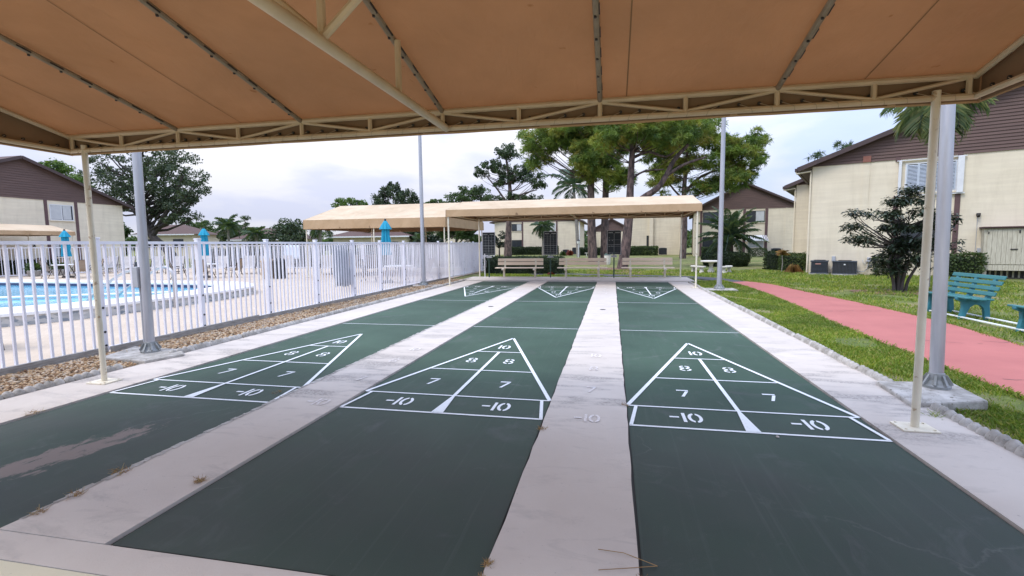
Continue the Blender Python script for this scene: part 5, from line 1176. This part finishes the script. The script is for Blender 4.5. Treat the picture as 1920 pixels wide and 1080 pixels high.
# --- dark whorled shrub tree on the lawn
def whorl_tree():
    rg=np.random.default_rng(91); t=thing('shrub_tree','dark many-stemmed tree with whorled leaves on the lawn before the shuttered wall','tree',(9.05,13.35,-.03))
    stems=[]; mb=MB()
    for i in range(9):
        a=i*.7; r=.055+.045*(i%3); stems.append([(math.cos(a)*r,math.sin(a)*r,0),(math.cos(a)*r*1.4,math.sin(a)*r*1.4,.35),(math.cos(a)*r*3.0,math.sin(a)*r*2.9,.85)]); mb.tube(smooth3(stems[-1],3),[.045,.042,.04,.037,.034,.03,.026],7,False)
    C=clusters(rg,[(.1,0,1.1,.85,.8,.45,70),(.0,0,1.75,.95,.85,.10,40),(.1,0,2.1,.85,.75,.10,34),(.1,0,2.45,.6,.55,.10,26),(.15,0,2.7,.3,.3,.08,10),(-.95,0,1.45,.5,.6,.10,16),(1.0,0,1.85,.4,.5,.25,18),(0,0,.75,.7,.7,.3,40),(-1.15,0,1.8,.3,.4,.06,8),(-.95,.1,2.15,.4,.5,.06,9),(.9,0,1.3,.4,.5,.25,16)])
    tr=[(0,0,.2),(0,0,.7),(0,0,1.2),(.05,0,1.8),(0,0,2.4)]; limbs(mb,tr,[(c,.03*rg.uniform(.5,1)) for c in C[::2]],.1,rg,5,.1)
    mb.build('trunk',M['bark_grey'],t,True)
    n=26; N=len(C)*n; k=np.repeat(np.arange(len(C)),n); az=rg.uniform(0,2*np.pi,N); el=rg.uniform(-.75,.45,N); d=np.stack([np.cos(az)*np.cos(el),np.sin(az)*np.cos(el),np.sin(el)],1)
    L=(.135*rg.uniform(.6,1.25,N))[:,None]; A=C[k]+d*.03+rg.standard_normal((N,3))*.045; w=np.cross(d,np.array([0,0,1.])+rg.standard_normal((N,3))*.3); w/=np.linalg.norm(w,axis=1,keepdims=True); w*=L*.17
    V=np.stack([A,A+d*L*.5+w,A+d*L-np.array([0,0,1])*L*.18,A+d*L*.5-w],1).reshape(-1,3)
    np_mesh('crown',V,quad_faces(N),M['leaf_black'],t)
whorl_tree()
# --- hedges and shrubs
def hedge(label,loc,rz,sx,sy,h,mat,n,ls=.07,round_=False,seed=1,name='hedge',taper=0,core=True):
    rg=np.random.default_rng(seed); t=thing(name,label,'hedge',(loc[0],loc[1],-.03),rz)
    m=n
    if round_:
        a=rg.uniform(0,2*np.pi,m); top=rg.random(m)<.42; rr=np.where(top,np.sqrt(rg.random(m)),1.0); z=np.where(top,h,h*rg.random(m))
        bulge=1-.12*np.abs(z/h-.55)*2
        P=np.stack([np.cos(a)*rr*sx*bulge,np.sin(a)*rr*sy*bulge,z+np.where(top,0,0)],1); P[:,2]-=np.where(top,(rr**6)*.10,0)
        if core: MB().lathe([(.80,.0),(.93,.3*h),(.93,.75*h),(.84,.9*h),(.3,.93*h)],20).build('core',M['hedge_core'],t,True).scale=(sx,sy,1)
    else:
        ax,ay,at=sy*h*2,sx*h*2,sx*sy*1.0; p=np.array([ax,ay,at]);p/=p.sum(); f=rg.choice(3,m,p=p); u=rg.uniform(-.5,.5,m); v=rg.uniform(-.5,.5,m); s=np.where(rg.random(m)<.5,-.5,.5)
        X=np.where(f==0,s,u)*sx; Y=np.where(f==1,s,np.where(f==0,u,v))*sy; Zz=np.where(f==2,h,(v+.5)*h)
        P=np.stack([X,Y,Zz],1)
        if core: MB().box(-sx/2+.06,sx/2-.06,-sy/2+.06,sy/2-.06,0,h-.06).build('core',M['hedge_core'],t,bevel=.08)
    P+=rg.standard_normal(P.shape)*np.array([.035,.035,.03])+.05*np.sin(P[:,[1,0,0]]*5+P[:,[2,2,1]]*4)
    P[:,2]=np.maximum(P[:,2],.01)
    np_mesh('foliage',quads(P,ls,rg,.1,.6),quad_faces(m),mat,t); return t
hedge('long dark clipped hedge behind the left beige bench',(-2.75,21.6),R(4),3.6,1.9,.72,M['hedge'],15000,.06,seed=101)
hedge('round clipped hedge ringing the date palm',(7.85,28.6),0,1.28,1.15,.74,M['hedge'],11000,.075,True,seed=102)
hedge('low clipped hedge along the centre house under its windows',(-9.3,60.6),0,4.6,1.0,.95,M['hedge'],4500,.13,seed=103)
hedge('short hedge piece right of the middle score board by the centre house',(-6.0,60.3),0,1.3,1.0,1.1,M['hedge'],1500,.13,seed=104)
hedge('hedge between the pine trunks and the far lantern',(-1.0,56),0,2.8,.9,.85,M['hedge'],2500,.12,seed=105)
hedge('green hedge along the plain cream wing, behind the right bench',(4.55,54.2),R(-3),3.4,1.1,.95,M['hedge_lite'],4500,.12,seed=106)
hedge('thin pale hedge at the left foot of the brown-gabled house',(11.0,47.8),A0,2.3,.8,.85,M['hedge_lite'],2600,.11,seed=107)
hedge('sparse shrub below the awning of the brown-gabled house',(14.6,47.4),A0,1.5,.6,.72,M['hedge_lite'],900,.12,seed=108,core=False)
hedge('clipped green hedge at the corner left of the shuttered building',(9.85,23.6),A24,1.0,1.3,.75,M['hedge_lite'],3600,.07,seed=109)
hedge('dark hedge clump beside the thin dracaena',(9.35,25.0),A24,.6,1.0,.85,M['hedge'],2000,.075,seed=110)
x,y=on_wall(4.75,.40); hedge('leafy hedge between the dark tree and the wall cabinet',(x,y),A24,1.15,.55,.84,M['hedge_lite'],2300,.085,seed=111)
x,y=on_wall(2.6,.5); hedge('low leafy shrub right of the wide cooling unit, at the tree',(x,y),A24,.7,.5,.75,M['hedge_lite'],1000,.085,seed=112,core=False,name='shrub')
hedge('small dark shrub on the lawn beyond the corner hedge',(10.6,29.2),0,.9,.7,.42,M['hedge'],700,.085,seed=113,name='shrub')
hedge('dark hedge behind the far deck fence, left stretch',(-21.5,27.0),0,8.0,.8,1.25,M['hedge'],5500,.15,seed=114)
hedge('dark hedge behind the far deck fence, right stretch below the poolside canopy',(-11.5,27.0),0,9.5,.8,1.2,M['hedge'],6500,.15,seed=115)
hedge('dark planting along the front of the left house, behind its fence',(-31.8,17.5),R(90),9,.7,.72,M['hedge'],4200,.13,seed=116)
def spiky(label,loc,h,n,L,mat,seed,droop=.4,stem=0,name='shrub',lw=.018,cat='plant'):
    rg=np.random.default_rng(seed); t=thing(name,label,cat,(loc[0],loc[1],-.03))
    if stem: MB().tube([(0,0,0),(.03,0,stem*.5),(0,0,stem)],.02,6).build('stem',M['palm_trunk'],t)
    az=rg.uniform(0,2*np.pi,n); el=rg.uniform(.1,1.45,n); d=np.stack([np.cos(az)*np.cos(el),np.sin(az)*np.cos(el),np.sin(el)],1); l=(L*rg.uniform(.6,1.15,n))[:,None]
    A=np.zeros((n,3)); A[:,2]=stem+h*rg.random(n); w=np.cross(d,[0,0,1]); w/=np.linalg.norm(w,axis=1,keepdims=True); w*=lw
    Mm=A+d*l*.6; T=A+d*l; T[:,2]-=droop*l[:,0]; V=np.stack([A-w,A+w,Mm+w*.8,T,A-w,Mm+w*.8,T,Mm-w*.8],1)[:,[0,1,2,3]].reshape(-1,3)
    V[:,2]=np.maximum(V[:,2],.005); np_mesh('leaves',V,quad_faces(n),mat,t); return t
spiky('bronze tufted plant mound at the corner of the shuttered building',(9.28,21.95),.16,520,.44,M['bromel'],121,.8)
spiky('thin-stemmed dracaena with a spiky top by the corner hedge',(9.0,22.6),.08,90,.36,M['bromel'],122,.35,.78,'dracaena')
spiky('tiny yellow-green bush on the far lawn right of the middle board',(-4.2,55),.3,200,.5,M['hedge_lite'],123,.5)
spiky('tiny red-leaved bush on the far lawn beside the yellow-green one',(-3.4,55),.4,200,.5,M['red_leaf'],124,.3)
spiky('dark low fern between the left bench and the middle board pole',(-1.25,19.6),.04,120,.24,M['red_leaf'],125,.5)
for x,y,lb,s in ((-27.6,17.8,'potted cactus-like plant at the left end of the pool deck',131),(-27.0,18.5,'dark leafy potted plant behind the cactus pot',132)):
    t=spiky(lb,(x,y),.25,160,.42,M['leaf_mid'],s,.3,.30,'potted_plant'); MB().lathe([(.20,0),(.27,.16),(.28,.30),(.22,.34)],14).build('pot',M['timber_grey'],t,True)
# far wood closing the horizon
def far_wood():
    rg=np.random.default_rng(140); ell=[]
    for k in range(170):
        x=rg.uniform(-230,150); y=rg.uniform(120,170)+abs(x)*.1; h=rg.uniform(2.2,5.2); ell.append((x,y,h*.5,rg.uniform(4,8),3,h*.5,9))
    C=clusters(rg,ell); n=46; N=len(C)*n; P=np.repeat(C,n,0)+ball(rg,N,.1)*np.array([1.9,1.5,1.2]); P[:,2]=np.maximum(P[:,2],.1)
    o=np_mesh('far_trees',quads(P,1.0,rg,.2,.7),quad_faces(N),M['leaf_mid']); o['kind']='stuff'; o['label']='belt of far trees along the horizon'
far_wood()
# ---------------------------------------------------------------- grass blades and litter
def inside(poly,x,y):
    c=np.zeros(len(x),bool); j=len(poly)-1
    for i in range(len(poly)):
        xi,yi=poly[i];xj,yj=poly[j]; 
        c^=((yi>y)!=(yj>y))&(x<(xj-xi)*(y-yi)/(yj-yi+1e-12)+xi); j=i
    return c
M['grass']=leaf_mat('grass_blade',[(0,(.11,.185,.028)),(.45,(.19,.29,.045)),(.8,(.31,.36,.085)),(1,(.45,.39,.18))],.35,.6,(1.3,1.2,.4))
def grass():
    X=[];Y=[];H=[]
    strip_poly=[(4.03,-1)]+[(4.03,17)]+[(5.3,17)]+list(reversed(PL))
    lawn2=PR+[(5.55,18.0),(4.8,19.1),(2.8,19.9),(.6,20.6),(-1.3,21.2),(-3,24),(8.5,24),(16,17.5),(16,0),(6.5,-2)]
    lawn3=[(-4,17.8),(4.3,17.8)]+GL[8:]
    pads=[(3.75,4.46,2.82,3.44)]
    for poly,n,h,(x0,x1,y0,y1),bias in ((strip_poly,90000,.042,(4.0,5.6,.5,17),2.2),(lawn2,110000,.05,(-3,14,1,24),1.5),(lawn3,16000,.05,(-4.6,5.5,17.7,20.5),1.0)):
        x=rng.uniform(x0,x1,n*2); y=y0+(y1-y0)*rng.random(n*2)**bias; k=inside(poly,x,y)
        for a in pads: k&=~((x>a[0])&(x<a[1])&(y>a[2])&(y<a[3]))
        # bare and thin patches
        f=np.sin(x*3.1+1.3*np.sin(y*1.7))*np.sin(y*2.3+1.1*np.sin(x*2.9)); k&=(rng.random(len(x))<np.clip(1.05-2.0*np.clip(f-.2,0,1),.06,1))
        x,y,f=x[k][:n],y[k][:n],f[k][:n]; X.append(x);Y.append(y);H.append(h*rng.uniform(.5,1.35,len(x))*np.where(f>.3,.65,1)*(1+.04*np.clip(y-6,0,12)))
    for line_,off in ((PL,-1),(PR,1)):       # ragged fringe creeping over the path edges
        pts=np.array(line_); seg=np.linalg.norm(np.diff(pts,axis=0),axis=1); cum=np.concatenate([[0],np.cumsum(seg)]); n=7000
        s=rng.random(n)*cum[-1]; xx=np.interp(s,cum,pts[:,0]); yy=np.interp(s,cum,pts[:,1]); xx=xx+off*rng.uniform(-.035,.05,n)*(1+.8*np.sin(yy*7)); k=yy>.5
        X.append(xx[k]);Y.append(yy[k]);H.append(.05*rng.uniform(.5,1.3,k.sum()))
    x=np.concatenate(X);y=np.concatenate(Y);h=np.concatenate(H); N=len(x); a=rng.uniform(0,6.28,N); w=.0032*(1+.16*np.clip(np.hypot(x-1.4,y+1.7)-4,0,20)); dx,dy=np.cos(a)*w,np.sin(a)*w; b=rng.uniform(0,6.28,N); l=h*rng.uniform(.2,1.0,N)
    z=np.full(N,-.036)
    V=np.stack([np.stack([x-dx,y-dy,z],1),np.stack([x+dx,y+dy,z],1),np.stack([x+dx*.7+np.cos(b)*l*.45,y+dy*.7+np.sin(b)*l*.45,z+h*.7],1),np.stack([x+np.cos(b)*l,y+np.sin(b)*l,z+h],1)],1).reshape(-1,3)
    o=np_mesh('grass',V,quad_faces(N),M['grass']); o['kind']='stuff'; o['label']='short green grass with yellow patches beside the courts and path'
grass()
# rotten straw and weeds in the court joints, needles on the concrete
def tuft(label,x,y,r,n,h,mat,seed,name='dry_tuft',z=.01):
    rg=np.random.default_rng(seed); a=rg.uniform(0,6.28,n); rr=r*np.sqrt(rg.random(n)); A=np.stack([np.cos(a)*rr,np.sin(a)*rr,np.full(n,0.)+.004*rg.random(n)],1); az=rg.uniform(0,6.28,n); el=rg.uniform(0,1.0,n)
    d=np.stack([np.cos(az)*np.cos(el),np.sin(az)*np.cos(el),np.sin(el)],1); l=(h*rg.uniform(.4,1.2,n))[:,None]; w=np.cross(d,rg.standard_normal((n,3))); w/=np.linalg.norm(w,axis=1,keepdims=True); w*=.0016
    V=np.stack([A-w,A+w,A+d*l+w*.5,A+d*l-w*.5],1).reshape(-1,3); V[:,2]=np.maximum(V[:,2],0)
    o=np_mesh(name,V,quad_faces(n),mat); o.location=(x,y,z); return tag(o,label,'weeds')
tuft('ball of dry straw lying on the alley edge between left and middle courts',-.945,.60,.03,80,.034,M['dry'],151,z=.016)
tuft('small dry tuft in the joint at the left near court corner',-1.50,.17,.03,50,.04,M['dry'],152)
tuft('dry weed with green tips in the joint along the left near court',-1.50,.34,.035,60,.05,M['dry'],153)
tuft('thin weeds along the left court joint above the others',-1.53,.62,.05,60,.05,M['dry'],154)
tuft('tiny weeds at the outer edge of the left court',-3.30,1.35,.06,50,.04,M['dry'],155,z=.016)
tuft('dry orange tuft on the left edge of the middle alley, nearest the camera',.888,.20,.018,70,.03,M['dry'],156)
tuft('pale dry sprig just below the orange tuft',.886,.11,.015,25,.03,M['dry'],157)
tuft('small tuft on the right edge of the middle alley',1.524,.22,.016,40,.03,M['dry'],158)
tuft('weeds at the worn corner of the middle court',.90,1.75,.03,60,.035,M['dry'],159)
tuft('weed on the right edge of the middle alley by the worn numbers',1.525,2.4,.03,40,.03,M['dry'],160)
tuft('green grass sprig growing at the foot of the right near canopy post',3.86,2.55,.035,80,.07,M['grass'],161,'grass_tuft',.0)
tuft('brown litter beside the minus ten box of the left court',-1.68,2.25,.05,30,.03,M['dry'],162,z=.002)
o=MB().tube([(1.35,.385,.019),(1.46,.375,.022),(1.60,.335,.006)],.0016,5).tube([(1.355,.245,.019),(1.47,.275,.021),(1.60,.335,.006)],.0016,5).build('pine_needles',M['dry'],None); tag(o,'forked pine needle lying across the middle alley edge','needle')
o=MB().lathe([(.004,0),(.012,.003),(.010,.010),(.003,.013)],8).build('pebble',M['conc'],None,True); o.location=(2.55,1.92,.001); tag(o,'small pale pebble on the right court before the minus ten box','pebble')
def litter_ground():
    struct(MB().sheet(smooth_path([(.2,20.75),(1.4,20.2),(3.6,20.3),(5.0,21.0),(3.6,22.6),(1.8,26.4),(.6,25.8),(.3,22.5)],4),-.022).build('leaf_litter_ground',M['soil']))
    struct(MB().sheet([(9.05+1.25*math.cos(a*.35)*(1+.1*math.sin(a*2)),13.2+.75*math.sin(a*.35)*(1+.1*math.cos(a*3)),-.020) [:2] for a in range(18)],-.022).build('mulch_ground',M['soil']))
litter_ground()
